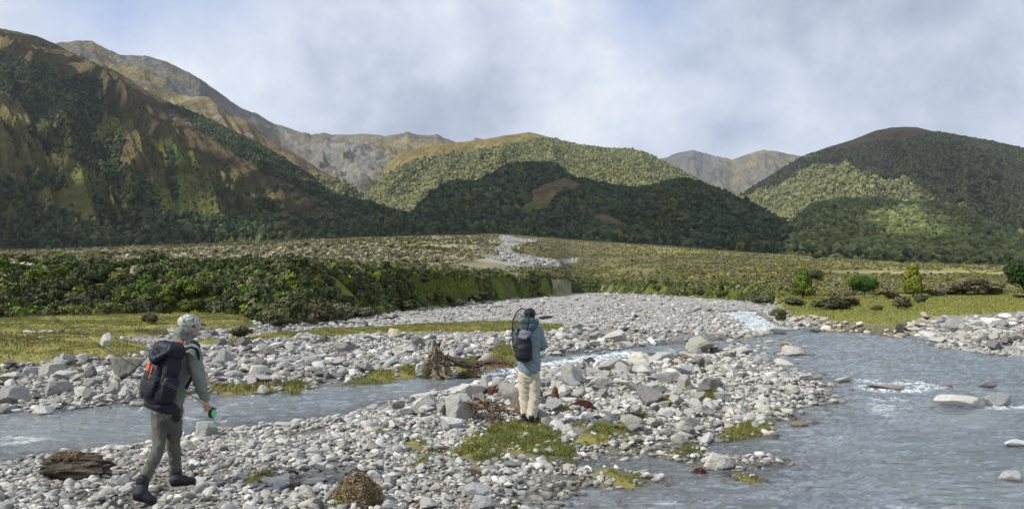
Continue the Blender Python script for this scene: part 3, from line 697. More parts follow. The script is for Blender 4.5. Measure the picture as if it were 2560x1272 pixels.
# ------------------------------------------------------------------ air
def cube_mesh(name, lo, hi, mat):
    x0, y0, z0 = lo; x1, y1, z1 = hi
    v = [(x0, y0, z0), (x1, y0, z0), (x1, y1, z0), (x0, y1, z0), (x0, y0, z1), (x1, y0, z1), (x1, y1, z1), (x0, y1, z1)]
    f = [(0, 3, 2, 1), (4, 5, 6, 7), (0, 1, 5, 4), (1, 2, 6, 5), (2, 3, 7, 6), (3, 0, 4, 7)]
    return mesh_np(name, v, f, mat)
m_haze = bpy.data.materials.new('haze_mat'); m_haze.use_nodes = True; nt = m_haze.node_tree; nt.nodes.clear()
pv_ = nt.nodes.new('ShaderNodeVolumePrincipled'); pv_.inputs['Color'].default_value = (.78, .87, 1, 1); pv_.inputs['Density'].default_value = 5e-5; pv_.inputs['Anisotropy'].default_value = 0.0
no = nt.nodes.new('ShaderNodeOutputMaterial'); nt.links.new(pv_.outputs[0], no.inputs['Volume'])
hz = link('haze', cube_mesh('haze', (-15000, -400, -4), (15000, 11500, 1180), m_haze)); tag(hz, 'thin bluish mountain air', 'haze', kind='stuff')

# ------------------------------------------------------------------ rocks
def rock_proto(sub, seed, cuts=9, rough=.05, lo=.55, hi=.92):
    v, f = ico(sub); r = np.random.default_rng(seed)
    nrm = r.normal(size=(cuts, 3)); nrm /= np.linalg.norm(nrm, axis=1)[:, None]
    h = r.uniform(lo, hi, cuts)
    d_ = v @ nrm.T
    rad = np.min(np.where(d_ > .05, h/np.maximum(d_, .05), 9), axis=1); rad = np.minimum(rad, 1.05)
    rad = rad*(1+rough*(r.uniform(-1, 1, len(v)) if sub < 3 else (fbm(v[:, 0]*3+7, v[:, 1]*3+v[:, 2]*2.3+seed, seed, 3)-.5)*2))
    v = v*rad[:, None]; v = v*np.array([1, r.uniform(.65, .95), r.uniform(.55, .9)])
    v /= np.abs(v).max()
    return v, f, None
R1 = [rock_proto(1, 200+i, 8, .06, .38, .8) for i in range(12)]
R2 = [rock_proto(2, 230+i, 8, .03, .42, .85) for i in range(12)]
R3 = [rock_proto(4, 260+i, 15, .09, .42, .72) for i in range(14)]
rng = np.random.default_rng(77)
def stone_col(n, rng):
    g = np.clip(rng.normal(.325, .095, n), .09, .53)
    c = np.stack([g*1.01, g*.995, g*.95], -1)
    t_ = rng.random(n)
    c[t_ < .25] *= np.array([1.04, 1.0, .90]); c[t_ > .93] *= np.array([.93, .98, 1.0]); m = (t_ > .25) & (t_ < .27); c[m] *= np.array([.95, .76, .60])
    m = (t_ > .4) & (t_ < .45); c[m] = np.clip(c[m]*1.35, 0, .62); m = (t_ > .5) & (t_ < .57); c[m] *= .5
    return c
def rock_material(name, single):
    m, t, p = new_mat(name); P = world_pos(t); O = obj_coord(t) if single else P
    if single:
        oi = t.add('ShaderNodeObjectInfo'); c = attr(t, 'rock_col')
        c = t.add('ShaderNodeAttribute', attribute_type='OBJECT', attribute_name='rock_col').outputs[0]
        off = t.vmath('ADD', O, t.vmath('SCALE', oi.outputs['Location'], None)) if False else O
    else: c = attr(t).outputs[0]; off = O
    s1 = t.noise(off, 2.5 if single else 11.0, 6, .65, .6); s2 = t.noise(off, 9.0 if single else 40.0, 5, .7)
    k = t.math('ADD', .68, t.math('MULTIPLY', s1, .42)); k = t.math('ADD', k, t.math('MULTIPLY', s2, .22))
    cm = t.add('ShaderNodeCombineColor'); [t.set(cm.inputs[i], k) for i in range(3)]
    c = t.mix(1.0, c, cm.outputs[0], 'MULTIPLY')
    if single:       # pale mineral veins and darker stained patches
        w_ = t.add('ShaderNodeTexWave'); t.set(w_.inputs[0], off); w_.inputs['Scale'].default_value = 1.1; w_.inputs['Distortion'].default_value = 9; w_.inputs['Detail'].default_value = 3
        c = t.mix(t.ramp(w_.outputs['Fac'], [(.955, 0.0), (.99, .25)]), c, (.50, .50, .48))
        c = t.mix(t.ramp(t.noise(off, 1.6, 4, .6, 1.0), [(.58, 0.0), (.72, .35)]), c, (.12, .11, .085))
    sp = t.add('ShaderNodeSeparateXYZ'); t.set(sp.inputs[0], P)
    wetf = t.ramp(t.math('ADD', sp.outputs[2], t.math('MULTIPLY', s1, .05)), [(.035, 1.0), (.075, 0.0)])
    nearw = t.math('LESS_THAN', sp.outputs[2], 3.0)
    wetf = t.math('MULTIPLY', wetf, nearw)
    c = t.mix(wetf, c, t.mix(1.0, c, (.32, .31, .27), 'MULTIPLY'))
    t.set(p.inputs['Base Color'], c)
    t.set(p.inputs['Roughness'], t.math('SUBTRACT', .9, t.math('MULTIPLY', wetf, .5))); p.inputs['Specular IOR Level'].default_value = .25
    b = t.bump(t.noise(off, 5.0 if single else 45.0, 8, .7), .75 if single else .4, .06 if single else .01)
    t.set(p.inputs['Normal'], b)
    return m
m_gravel = rock_material('loose_stone', False); m_rock = rock_material('boulder_stone', True)

def zone(pts, z=.15): return wpoly(pts, z)
ZB = [zone([(1010, 1000), (1100, 975), (1180, 962), (1290, 945), (1400, 920), (1560, 902), (1700, 880), (1780, 885), (1790, 905), (1740, 960), (1790, 985), (1820, 1020), (1800, 1060), (1700, 1100), (1600, 1090), (1440, 1050), (1300, 1048), (1180, 1068), (1120, 1085), (1060, 1060), (960, 1035)]),
      zone([(-200, 940), (0, 935), (120, 922), (250, 912), (400, 895), (520, 872), (640, 862), (860, 850), (1060, 845), (1230, 842), (1290, 870), (1290, 908), (1180, 922), (1060, 935), (900, 945), (760, 958), (640, 968), (520, 978), (400, 995), (230, 1010), (0, 1022), (-200, 1020)], .25),
      BANK_R, zone([(1370, 850), (1400, 828), (1470, 822), (1600, 828), (1640, 852), (1600, 864), (1480, 876), (1370, 892)], .25),
      zone([(1560, 905), (1760, 870), (1830, 880), (1840, 900), (1700, 930)])]
ZSHALLOW = zone([(1700, 880), (1800, 836), (1900, 838), (1950, 850), (2100, 900), (2140, 960), (2090, 1010), (2000, 1035), (1940, 950), (1850, 905)], 0)
NOTHING = [PATH]
def sample(n, y0, y1, pxlo=-90, pxhi=2650):
    """uniform on the ground between two distances"""
    klo, khi = kx(pxlo), kx(pxhi)
    y = np.sqrt(rng.uniform(y0*y0, y1*y1, n)); k = rng.uniform(klo, khi, n)
    return k*y, y
def area(y0, y1, pxlo=-90, pxhi=2650): return (kx(pxhi)-kx(pxlo))*(y1*y1-y0*y0)/2
def in_any(polys, x, y):
    m = np.zeros(x.shape, bool)
    for q in polys: m |= inside(q, x, y)
    return m
SV = []
def add_stones(x, y, d_, protos, sink=.25, tilt=.5, colr=None, zoff=0):
    z = ground_z(x, y); n = len(x)
    s = np.stack([d_*.5*rng.uniform(.8, 1.25, n), d_*.5*rng.uniform(.7, 1.1, n), d_*.5*rng.uniform(.45, .9, n)], -1)
    pos = np.stack([x, y, z+s[:, 2]*(1-sink*2)+zoff], -1)
    SV.append(merge(protos, rng.integers(0, len(protos), n), pos, s, rot=rand_rot(n, rng, tilt), col=stone_col(n, rng) if colr is None else colr))
    return z
for (y0, y1, mean, sg, cover, protos, sizecut) in [(6.3, 11, .055, .50, 1.3, R1, .17), (11, 17, .072, .50, 1.15, R1, .26), (17, 30, .095, .52, .9, R1, .5), (30, 75, .10, .55, .15, R1, 1.2), (75, 235, .26, .5, .03, R1, 2)]:
    n = int(area(y0, y1)*cover/(mean*mean*.9)); x, y = sample(n, y0, y1)
    d_ = np.minimum(mean*np.exp(rng.normal(0, sg, n)), sizecut)
    clump = fbm(x/(mean*14), y/(mean*14), 88, 3)
    d_ = d_*(.6+.85*clump)
    g = ground_z(x, y); k = x/y
    land = g > -.02+rng.uniform(-.10, .05, n)
    gr = in_any(GRASS+GRASS_NEAR, x, y) | ((y > toeY(k)-.6) & ~inside(BANK_R, x, y)) | inside(FIELD, x, y)
    keep = land & (~gr | ((rng.random(n) < .10)*(y < toeY(k)-.6)*(y < 13))) & ~(in_any(SILT+[PATH], x, y) & (rng.random(n) < .80))
    # upper river flat reads as fine gravel
    fine = (y > 40) & (k < kx(1500)); keep &= ~(fine & (rng.random(n) < .45))
    keep &= ~((g < .05) & (rng.random(n) < .45))
    x, y, d_ = x[keep], y[keep], d_[keep]
    foot = (np.hypot(x+3.625, y-7.33) < .22) | (np.hypot(x+3.54, y-7.93) < .22) | (np.hypot(x-.26, y-11.4) < .2); x, y, d_ = x[~foot | (d_ < .05)], y[~foot | (d_ < .05)], d_[~foot | (d_ < .05)]
    big_ = (d_/y > .011)
    add_stones(x[~big_], y[~big_], d_[~big_], protos)
    if big_.any(): add_stones(x[big_], y[big_], d_[big_], R2)
# cobbles in the middle sizes, everywhere
n = 2000; x, y = sample(n, 6.3, 38); g = ground_z(x, y); k = x/y
keep = (g > .03) & ~in_any(GRASS, x, y) & (y < toeY(k)-.5) & ~in_any(SILT+[PATH], x, y) & (rng.random(n) < np.where(in_any(GRASS_NEAR, x, y), .25, 1)); keep &= ~((np.hypot(x+3.58, y-7.6) < .5) | (np.hypot(x-.26, y-11.4) < .3)); x, y = x[keep], y[keep]
add_stones(x, y, np.clip(.12*np.exp(rng.normal(0, .35, len(x)))*np.clip(y/14, .75, 2), .07, .6), R2)
n = 420; k = rng.uniform(kx(1935), kx(2330), n); y = toeY(k)+rng.uniform(-1.6, .35, n); add_stones(k*y, y, rng.uniform(.15, .55, n), R2, colr=stone_col(n, rng)*np.array([.95, .88, .76]), zoff=.05)
# stones breaking the surface along the margins
for (zz_, n, a, b) in [([(1225, 1290), (1290, 1150), (1440, 1165), (1520, 1200), (1440, 1250), (1300, 1300)], 330, .05, .17), ([(1440, 1130), (1700, 1105), (1730, 1120), (1600, 1150), (1480, 1165)], 90, .05, .18), ([(1980, 920), (2130, 940), (2140, 1000), (2010, 1050), (1940, 1060)], 120, .08, .26), ([(1640, 1128), (1720, 1128), (1720, 1148), (1640, 1148)], 26, .06, .16), ([(0, 1000), (500, 975), (1000, 940), (1000, 955), (500, 995), (0, 1040)], 150, .10, .28), ([(1820, 850), (1960, 840), (2050, 880), (1950, 920), (1840, 890)], 160, .12, .4)]:
    q = wpoly(zz_, 0); aq = np.array(q); x = rng.uniform(aq[:, 0].min(), aq[:, 0].max(), n*2); y = rng.uniform(aq[:, 1].min(), aq[:, 1].max(), n*2); kp = inside(q, x, y) & (ground_z(x, y) < .03); x, y = x[kp], y[kp]; m_ = len(x)
    d_ = rng.uniform(a, b, m_); s_ = np.stack([d_*.55, d_*.5, d_*.32], -1); SV.append(merge(R2, rng.integers(0, 12, m_), np.stack([x, y, rng.uniform(-.02, .015, m_)], -1), s_, rot=rand_rot(m_, rng, .25), col=stone_col(m_, rng)*.85))
q = wpoly([(1800, 796), (1900, 790), (1960, 798), (2080, 820), (2010, 838), (1930, 838), (1850, 842), (1800, 838), (1780, 815)], .1); aq = np.array(q); n = 2600; x = rng.uniform(aq[:, 0].min(), aq[:, 0].max(), n); y = rng.uniform(aq[:, 1].min(), aq[:, 1].max(), n); kp = inside(q, x, y) & (ground_z(x, y) > -.05) & ~inside(STREAM, x, y); add_stones(x[kp], y[kp], rng.uniform(.12, .5, kp.sum()), R2, colr=stone_col(kp.sum(), rng)*.95)
# bed of the stream that cuts the fan
n = 9000; y = np.exp(rng.uniform(np.log(170), np.log(700), n)); k = rng.uniform(kx(1100), kx(1460), n); x = k*y; z = ground_z(x, y); qx, qy = project(x, y, z)
kp = inside(FANBED, qx, qy) & (fbm(x*.05, y*.015, 91, 3) < .57); add_stones(x[kp], y[kp], np.clip(rng.lognormal(-.75, .5, kp.sum()), .25, 1.5), R1, colr=stone_col(kp.sum(), rng)*.9)
# boulders: candidates, the ones that show largest become objects of their own
BX = []
for (y0, y1, mean, cover, wet) in [(6.3, 20, .29, .45, 0), (20, 34, .34, .30, 0), (34, 62, .48, .35, 0), (8, 30, .28, .16, 1)]:
    n = int(area(y0, y1)*cover/(mean*mean)); x, y = sample(n, y0, y1)
    d_ = np.clip(mean*np.exp(rng.normal(0, .33, n)), .15, .85)
    if wet: keep = inside(ZSHALLOW, x, y) & (ground_z(x, y) > -.2)
    else: keep = in_any(ZB, x, y) & (ground_z(x, y) > -.06) & (rng.random(n) < np.where(inside(ZB[1], x, y), .62, 1))
    # nothing where the people and the driftwood stand
    keep &= ~((np.hypot(x-.26, y-11.4) < .55) | (np.hypot(x+3.6, y-7.6) < .8))
    keep &= ~in_any(GRASS, x, y)
    if not wet: keep &= (segdist(WATER_LEFT, x, y) > np.where(inside(ZB[0], x, y), .55, .2))
    BX.append(np.stack([x, y, d_, np.full(n, wet)], -1)[keep])
BX = np.concatenate(BX)
# thin out overlapping ones
order = np.argsort(-BX[:, 2]/BX[:, 1]); BX = BX[order]
kept = []
grid = {}
for r_ in BX:
    gx, gy = int(r_[0]//1), int(r_[1]//1); ok = True
    for i in (-1, 0, 1):
        for j in (-1, 0, 1):
            for q in grid.get((gx+i, gy+j), ()):
                if math.hypot(q[0]-r_[0], q[1]-r_[1]) < .42*(q[2]+r_[2]): ok = False
    if ok: kept.append(r_); grid.setdefault((gx, gy), []).append(r_)
BX = np.array(kept); print('boulders', len(BX))
MESH_ROCK = [mesh_np('boulder', v, f, m_rock, None, True) for v, f, _ in R3]
def smooth_by_angle(me, ang=32):
    me.set_sharp_from_angle(angle=math.radians(ang)) if hasattr(me, 'set_sharp_from_angle') else None
for me in MESH_ROCK: smooth_by_angle(me, 24)
GRP = 'boulders along the river'
def boulder(x, y, w_, h_, dpt, rz, tilt, c, label, mi, sink=.2, group=GRP, z=None):
    o = link('boulder', MESH_ROCK[mi % len(MESH_ROCK)])
    z = float(ground_z(np.array([x]), np.array([y]))[0]) if z is None else z
    o.location = (x, y, z+h_*.5*(1-2*sink)); o.scale = (w_/2, dpt/2, h_/2); o.rotation_euler = (tilt[0], tilt[1], rz)
    o['rock_col'] = [float(q) for q in c]
    tag(o, label, 'boulder', group); return o
HAND = [  # px, py of the foot, width, height in px, colour, label
 (510, 1095, 58, 44, (.36, .37, .35), 'lone grey boulder at the near edge of the side channel, right of the fishing reel'),
 (655, 978, 46, 32, (.47, .46, .40), 'pale squared boulder at the far waterline between the walker and the tree stump'),
 (98, 1028, 50, 34, (.56, .56, .53), 'whitish pointed boulder at the far waterline near the left edge'),
 (2398, 1014, 122, 44, (.46, .45, .41), 'large pale wedge boulder standing in the open river on the right'),
 (2512, 1010, 84, 38, (.25, .26, .26), 'dark ridged boulder in the river at the right edge, beside the pale wedge'),
 (2552, 1108, 62, 26, (.60, .60, .58), 'whitish low boulder in the river cut by the right edge'),
 (2532, 1190, 54, 28, (.42, .43, .43), 'small grey boulder nearest the bottom right corner, in the water'),
 (1805, 1164, 74, 40, (.48, .47, .42), 'pale blocky boulder with wet dark foot on the mossy islet'),
 (1752, 894, 92, 56, (.30, .29, .24), 'tall round brownish boulder where the two channels part'),
 (1548, 862, 74, 46, (.40, .40, .37), 'leaning pointed boulder on the gravel right of the blue jacket'),
 (1600, 924, 68, 44, (.55, .52, .45), 'cream boulder with rusty streaks beside the rapid'),
 (1662, 926, 84, 36, (.36, .37, .36), 'streaked grey boulder between the cream one and the round brownish one'),
 (1736, 918, 62, 30, (.48, .42, .34), 'cream and rust boulder in front of the round brownish one'),
 (1132, 1088, 60, 36, (.66, .66, .64), 'smooth white boulder on the grass edge left of the man in blue'),
 (1148, 1070, 84, 66, (.38, .38, .36), 'big grey boulder just left of the root tangle'),
 (1186, 1004, 104, 42, (.50, .48, .44), 'long smooth pale boulder behind the root tangle'),
 (1060, 1045, 72, 48, (.46, .46, .43), 'sloping pale boulder at the left end of the boulder bar'),
 (1050, 1000, 84, 26, (.42, .41, .36), 'flat brownish grey boulder at the water left of the bar'),
 (1410, 1092, 66, 30, (.55, .54, .47), 'cream elongated boulder lying in the grass at the right of the man in blue'),
 (1190, 1200, 44, 42, (.33, .27, .20), 'brown faced boulder among the near cobbles'),
 (1192, 1244, 62, 42, (.42, .43, .43), 'grey block boulder at the near waterline'),
 (1206, 1272, 62, 36, (.44, .44, .42), 'light grey boulder with a dark side at the bottom edge'),
 (1066, 1276, 62, 28, (.42, .42, .40), 'wide grey boulder cut by the bottom edge of the picture'),
 (1092, 1244, 38, 40, (.52, .44, .36), 'upright rust and white wedge of rock near the bottom edge'),
 (1425, 978, 62, 62, (.30, .30, .28), 'rough dark grey boulder right of the man in blue at thigh height'),
 (1503, 988, 72, 40, (.37, .37, .35), 'square grey boulder next to the rough dark grey one'),
 (1716, 955, 46, 42, (.32, .35, .38), 'bluish upright slab on the cobble flat'),
 (1732, 1070, 64, 38, (.42, .41, .37), 'grey block by the mossy edge of the main river'),
 (1325, 985, 60, 52, (.36, .37, .36), 'tall grey boulder behind the trousers of the man in blue'),
 (1262, 1002, 56, 50, (.38, .39, .38), 'upright grey boulder between the root tangle and the man in blue'),
 (258, 908, 36, 34, (.50, .50, .48), 'pale block perched on top of the left rock bank'),
 (142, 955, 78, 44, (.38, .38, .36), 'big sloping grey boulder on the left rock bank'),
 (216, 1003, 44, 36, (.26, .26, .25), 'dark faced wedge boulder behind the channel on the left'),
 (192, 1014, 42, 26, (.44, .43, .39), 'tan block in front of the dark faced wedge'),
 (335, 1006, 34, 26, (.40, .40, .37), 'grey block by the water just left of the backpack'),
 (984, 862, 32, 28, (.50, .46, .34), 'yellowish square block on the rock bank left of the stump'),
 (15, 938, 44, 22, (.20, .15, .12), 'rusty brown boulder at the left edge on the rock bank'),
 (18, 1110, 56, 22, (.48, .46, .43), 'half sunken pale boulder in the side channel at the left edge'),
 (2370, 960, 44, 13, (.22, .21, .20), 'low wet boulder in mid river behind the pale wedge'),
 (2482, 962, 46, 17, (.20, .20, .21), 'low dark boulder in the river near the right edge'),
 (2232, 968, 104, 13, (.24, .22, .19), 'long submerged boulder breaking the river surface into white water'),
 (2060, 982, 80, 14, (.26, .26, .26), 'flat wet boulder awash beside the cobble point'),
 (2002, 1058, 44, 12, (.20, .17, .13), 'small dark boulder awash near the mossy edge'),
 (2120, 948, 60, 12, (.34, .34, .33), 'small flat pale boulder in the middle of the river'),
 (1470, 905, 42, 15, (.06, .06, .06), 'small black boulder in the white rapid right of the man in blue'),
 (700, 1072, 50, 18, (.44, .44, .42), 'flat pale boulder awash at the near side of the side channel'),
 (300, 1195, 34, 18, (.48, .42, .33), 'tan cobble beside the weathered log'),
 (1955, 832, 60, 22, (.38, .38, .36), 'grey boulder at the tip of the gravel where the stream joins'),
 (1905, 912, 44, 30, (.36, .36, .38), 'pointed grey boulder at the shallow edge of the main river'),
 (1985, 885, 54, 22, (.40, .36, .34), 'pinkish boulder awash in the shallows'),
 (1860, 893, 62, 28, (.38, .38, .37), 'grey hump of rock in the shallows right of the round brownish boulder')]
hx = []
for i, (px, py, wp, hp, c, lab) in enumerate(HAND):
    x, y = ground_at(px, py, .06); x = float(x); y = float(y)
    if 900 < py < 1000 and px < 400: x, y = [float(q) for q in ground_at(px, py, .2)]
    if px > 1900 or lab.count('river') and py > 940: zb = -.03
    else: zb = None
    sc = y/F
    W = wp*sc; H_ = hp*sc*1.45 if hp > 20 else hp*sc*2.2; H_ *= 1.35 if zb is not None and hp > 20 else 1
    boulder(x, y+W*.25, W*1.12, H_, W*.8, rng.uniform(-.4, .4), (rng.uniform(-.15, .15), rng.uniform(-.15, .15)), c, lab, i*5+3, .22, GRP, zb); hx.append((x, y, W))
hx = np.array(hx)
dm = np.min(np.hypot(BX[:, 0][:, None]-hx[None, :, 0], BX[:, 1][:, None]-(hx[None, :, 1]+hx[None, :, 2]*.25))-hx[None, :, 2]*.5, axis=1)
BX = BX[dm > .1]
SIZE = [(0.20, 'small'), (0.32, 'medium'), (0.5, 'big'), (9, 'huge')]
def describe(x, y, d_, wet, c, seed):
    px, py = project(np.array(x), np.array(y), np.array(.15)); px = float(px); py = float(py)
    g = sum(c)/3; tone = 'dark grey' if g < .27 else 'mid grey' if g < .37 else 'pale grey' if g < .48 else 'whitish'
    if c[0] > c[2]*1.12: tone += ' tan' if g > .3 else ' brown'
    size = next(n_ for s_, n_ in SIZE if d_ < s_)
    marks = [(98, 'white pointed boulder'), (200, 'dark wedge boulder'), (420, 'big backpack'), (655, 'squared boulder'), (880, 'grass clod bank'), (1090, 'upturned tree stump'), (1200, 'root tangle'), (1325, 'man in blue'),
             (1425, 'rough dark boulder'), (1548, 'leaning pointed boulder'), (1662, 'streaked grey boulder'), (1752, 'brownish boulder'), (1905, 'shallow point'), (2098, 'mid river rocks'), (2250, 'undercut grass bank'), (2400, 'pale wedge boulder'), (2540, 'right edge')]
    mpx, mk = min(marks, key=lambda q: abs(q[0]-px)); side = 'left of' if px < mpx-8 else 'right of' if px > mpx+8 else 'near'
    if wet: place = 'shallows'
    elif px > 2200 and py < 900: place = 'right bank'
    elif px < 1300 and py < 1030 and y > 12.5 and py < 1000: place = 'far bank'
    elif py < 900: place = 'upstream gravel'
    else: place = 'middle bar'
    row = 'front row' if py > 1000 else 'middle row' if py > 930 else 'back row'
    return f'{size} {tone} boulder, {row} of {place}, {side} {mk}'
nind = 255
cb = stone_col(len(BX), rng)*.98
for i in range(min(nind, len(BX))):
    x, y, d_, wet = BX[i]
    h_ = d_*rng.uniform(.6, .95)*(0.7 if wet else 1)
    boulder(x, y, d_*rng.uniform(1.0, 1.35), h_*1.15, d_*rng.uniform(.8, 1.05), rng.uniform(0, 6.28), (rng.uniform(-.3, .3), rng.uniform(-.3, .3)), cb[i], describe(x, y, d_, wet, cb[i], i), int(rng.integers(0, 14)), .2, GRP)
rest = BX[nind:]
if len(rest): add_stones(rest[:, 0], rest[:, 1], rest[:, 2]*1.1, R2, colr=cb[nind:])
V = []; Fq = []; Cq = []; off = 0
for a, b, c in SV: V.append(a); Fq.append(b+off); Cq.append(c); off += len(a)
V = np.concatenate(V); Fq = np.concatenate(Fq); Cq = np.concatenate(Cq)
stone_me = mesh_np('river_stones', V, Fq, m_gravel, Cq, True); stone_me.polygons.foreach_set('use_smooth', ((np.arange(len(Fq))//80) % 5) < 2); o = link('river_stones', stone_me); tag(o, 'grey river cobbles and pebbles covering the gravel bars', 'river stones', kind='stuff')
print('stones tris', len(Fq))

# ------------------------------------------------------------------ grass
def blades(x, y, hgt, wid, colr, bend=.5, per=1):
    n = len(x); z = ground_z(x, y)
    a = rng.uniform(0, 6.28, n); b = rng.uniform(0, 6.28, n); h_ = hgt*rng.uniform(.5, 1.3, n); w_ = wid*rng.uniform(.6, 1.3, n); bl = rng.uniform(.1, bend, n)*h_
    p0 = np.stack([x-np.cos(a)*w_, y-np.sin(a)*w_, z-.01], -1); p1 = np.stack([x+np.cos(a)*w_, y+np.sin(a)*w_, z-.01], -1)
    p2 = np.stack([x+np.cos(b)*bl, y+np.sin(b)*bl, z+h_], -1)
    V = np.stack([p0, p1, p2], 1).reshape(-1, 3); F_ = np.arange(3*n).reshape(-1, 3)
    return V, F_, np.repeat(colr, 3, 0)
G_ = []
def gcol(n, x, y, dry=.3):
    t_ = fbm(x*1.2, y*1.2, 301, 3)[:, None]; r = rng.random((n, 1))
    a = np.array([.10, .15, .025]); b = np.array([.165, .175, .04]); c = np.array([.22, .17, .085])
    k = np.clip(t_*1.9-.45+rng.normal(0, .15, (n, 1)), 0, 1)
    out_ = a*(1-k)+b*k
    return np.where(r < dry, c, out_)*rng.uniform(.75, 1.25, (n, 1))
for g in GRASS_NEAR:
    a = np.array(g); lo = a.min(0)-.2; hi = a.max(0)+.2; A = (hi-lo).prod(); n = int(A*4200)
    x = rng.uniform(lo[0], hi[0], n); y = rng.uniform(lo[1], hi[1], n)
    s = signed(g, x, y)+(fbm(x*4, y*4, 5, 3)-.5)*.9-.06; tuft = fbm(x*7, y*7, 9, 2)
    kp = (s > -.02) & (rng.random(n) < .25+1.2*tuft) & (ground_z(x, y) > -.02)
    kp &= (tuft > .33) | (rng.random(n) < .2)
    x, y = x[kp], y[kp]; G_.append(blades(x, y, .025+.10*tuft[kp]*np.clip(s[kp]*6, .35, 1), .005, gcol(len(x), x, y, .25), 1.2))
for gi, g in enumerate(GRASS):
    a = np.array(g); lo = a.min(0)-.3; hi = a.max(0)+.3; A = (hi-lo).prod(); dens = 260 if gi < 4 else 900
    n = int(min(A*dens, 90000)); x = rng.uniform(lo[0], hi[0], n); y = rng.uniform(lo[1], hi[1], n)
    s = signed(g, x, y)+(fbm(x*1.5, y*1.5, 5, 3)-.5)*.9; tuft = fbm(x*1.6, y*1.6, 9, 3)
    kp = (s > -.05) & (rng.random(n) < .2+1.3*tuft); x, y = x[kp], y[kp]; G_.append(blades(x, y, (.03+.09*tuft[kp]), .012, gcol(len(x), x, y, .3), 1.3))
n = 60000; k = rng.uniform(kx(900), kx(1900), n); up = rng.uniform(-.1, 1.2, n); y = toeY(k)+np.interp(k, _Kc, _wa)*up; x = k*y
kp = ~((k > kx(1380)) & (k < kx(1428))); x, y = x[kp], y[kp]; t2 = fbm(x*.8, y*.8, 19, 3); G_.append(blades(x, y, .10+.35*t2, .05, gcol(len(x), x, y, .10)*1.15, 1.2))
n = 75000; k = rng.uniform(kx(1950), kx(2650), n); y = rng.uniform(24, 100, n)**1.0; x = k*y
kp = (y > toeY(k)+.3) & ~inside(BANK_R, x, y); x, y = x[kp], y[kp]
tuft = fbm(x*.5, y*.5, 19, 3); cc = gcol(len(x), x, y, .25); cc = cc*.5+np.array([.24, .25, .07])*.5
G_.append(blades(x, y, (.04+.10*tuft)*np.clip(y/45, .8, 1.8), .03*np.clip(y/45, .7, 2), cc, 1.5))
V = []; Fq = []; Cq = []; off = 0
for a, b, c in G_: V.append(a); Fq.append(b+off); Cq.append(c); off += len(a)
m_grass = mat_vcol('grass_blades', .8, 3, .15, 0, 0, 0, .15)
o = link('grass', mesh_np('grass', np.concatenate(V), np.concatenate(Fq), m_grass, np.concatenate(Cq), False)); tag(o, 'yellow green grass and moss on the banks', 'grass', kind='stuff')
print('grass', off/3)

# ------------------------------------------------------------------ shrubs and trees
def leafcloud(n, size, lobes, leaf, base, seed, core=True, flat_=0.0, cone=False):
    """n leaf-sized faces on lumpy lobes in a crown of the given half sizes; origin at the foot"""
    r = np.random.default_rng(seed); sx, sy, sz = size
    if cone:
        zc = r.uniform(.12, .95, lobes); ang = r.uniform(0, 6.28, lobes); rr = (1-zc)**.75*r.uniform(.35, .72, lobes)
        cen = np.stack([np.cos(ang)*rr, np.sin(ang)*rr, zc*2-1], -1); lr = (.20+.24*(1-zc))*r.uniform(.8, 1.25, lobes)
    else:
        cen = r.normal(size=(lobes, 3)); cen /= np.linalg.norm(cen, axis=1)[:, None]; cen *= (r.random((lobes, 1))**.5)*.62; cen[:, 2] = cen[:, 2]*.85+.02
        lr = r.uniform(.28, .48, lobes)
    li = r.integers(0, lobes, n*2); dv = r.normal(size=(n*2, 3)); dv /= np.linalg.norm(dv, axis=1)[:, None]
    rad = lr[li]*(r.uniform(.72, 1.12, n*2)); p_ = cen[li]+dv*rad[:, None]
    dd = np.linalg.norm(p_[:, None]-cen[None], axis=2)/lr[None]; dd[np.arange(n*2), li] = 9
    kp = np.nonzero((dd.min(1) > .72))[0][:n]; p_ = p_[kp]; li = li[kp]; dv = dv[kp]; m = len(kp)
    u = r.normal(size=(m, 3)); u -= dv*(u*dv).sum(1)[:, None]*.8; u /= np.linalg.norm(u, axis=1)[:, None]+1e-9
    v_ = np.cross(dv+r.normal(size=(m, 3))*.5, u); v_ /= np.linalg.norm(v_, axis=1)[:, None]+1e-9
    ls = leaf*r.uniform(.6, 1.5, m)[:, None]; S = np.array([sx, sy, sz]); P0 = p_*S+np.array([0, 0, sz])
    A = P0-u*ls-v_*ls*.5; B = P0+u*ls-v_*ls*.3; C = P0+v_*ls
    V = np.stack([A, B, C], 1).reshape(-1, 3); F_ = np.arange(3*m).reshape(-1, 3)
    lt = r.uniform(.72, 1.32, lobes); hue = r.normal(0, .08, lobes)
    c = np.array(base)[None]*(lt[li]*r.uniform(.7, 1.35, m))[:, None]*np.stack([1+hue[li], np.ones(m), 1-hue[li]], -1)
    Cc = np.repeat(c, 3, 0)
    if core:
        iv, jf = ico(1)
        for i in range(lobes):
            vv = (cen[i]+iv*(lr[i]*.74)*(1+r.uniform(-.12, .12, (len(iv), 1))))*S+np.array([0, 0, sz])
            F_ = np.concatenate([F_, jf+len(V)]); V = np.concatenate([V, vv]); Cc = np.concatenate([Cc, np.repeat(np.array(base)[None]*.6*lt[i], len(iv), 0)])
    V[:, 2] = np.maximum(V[:, 2], -.05*sz)
    return V, F_, np.clip(Cc, 0, 1)
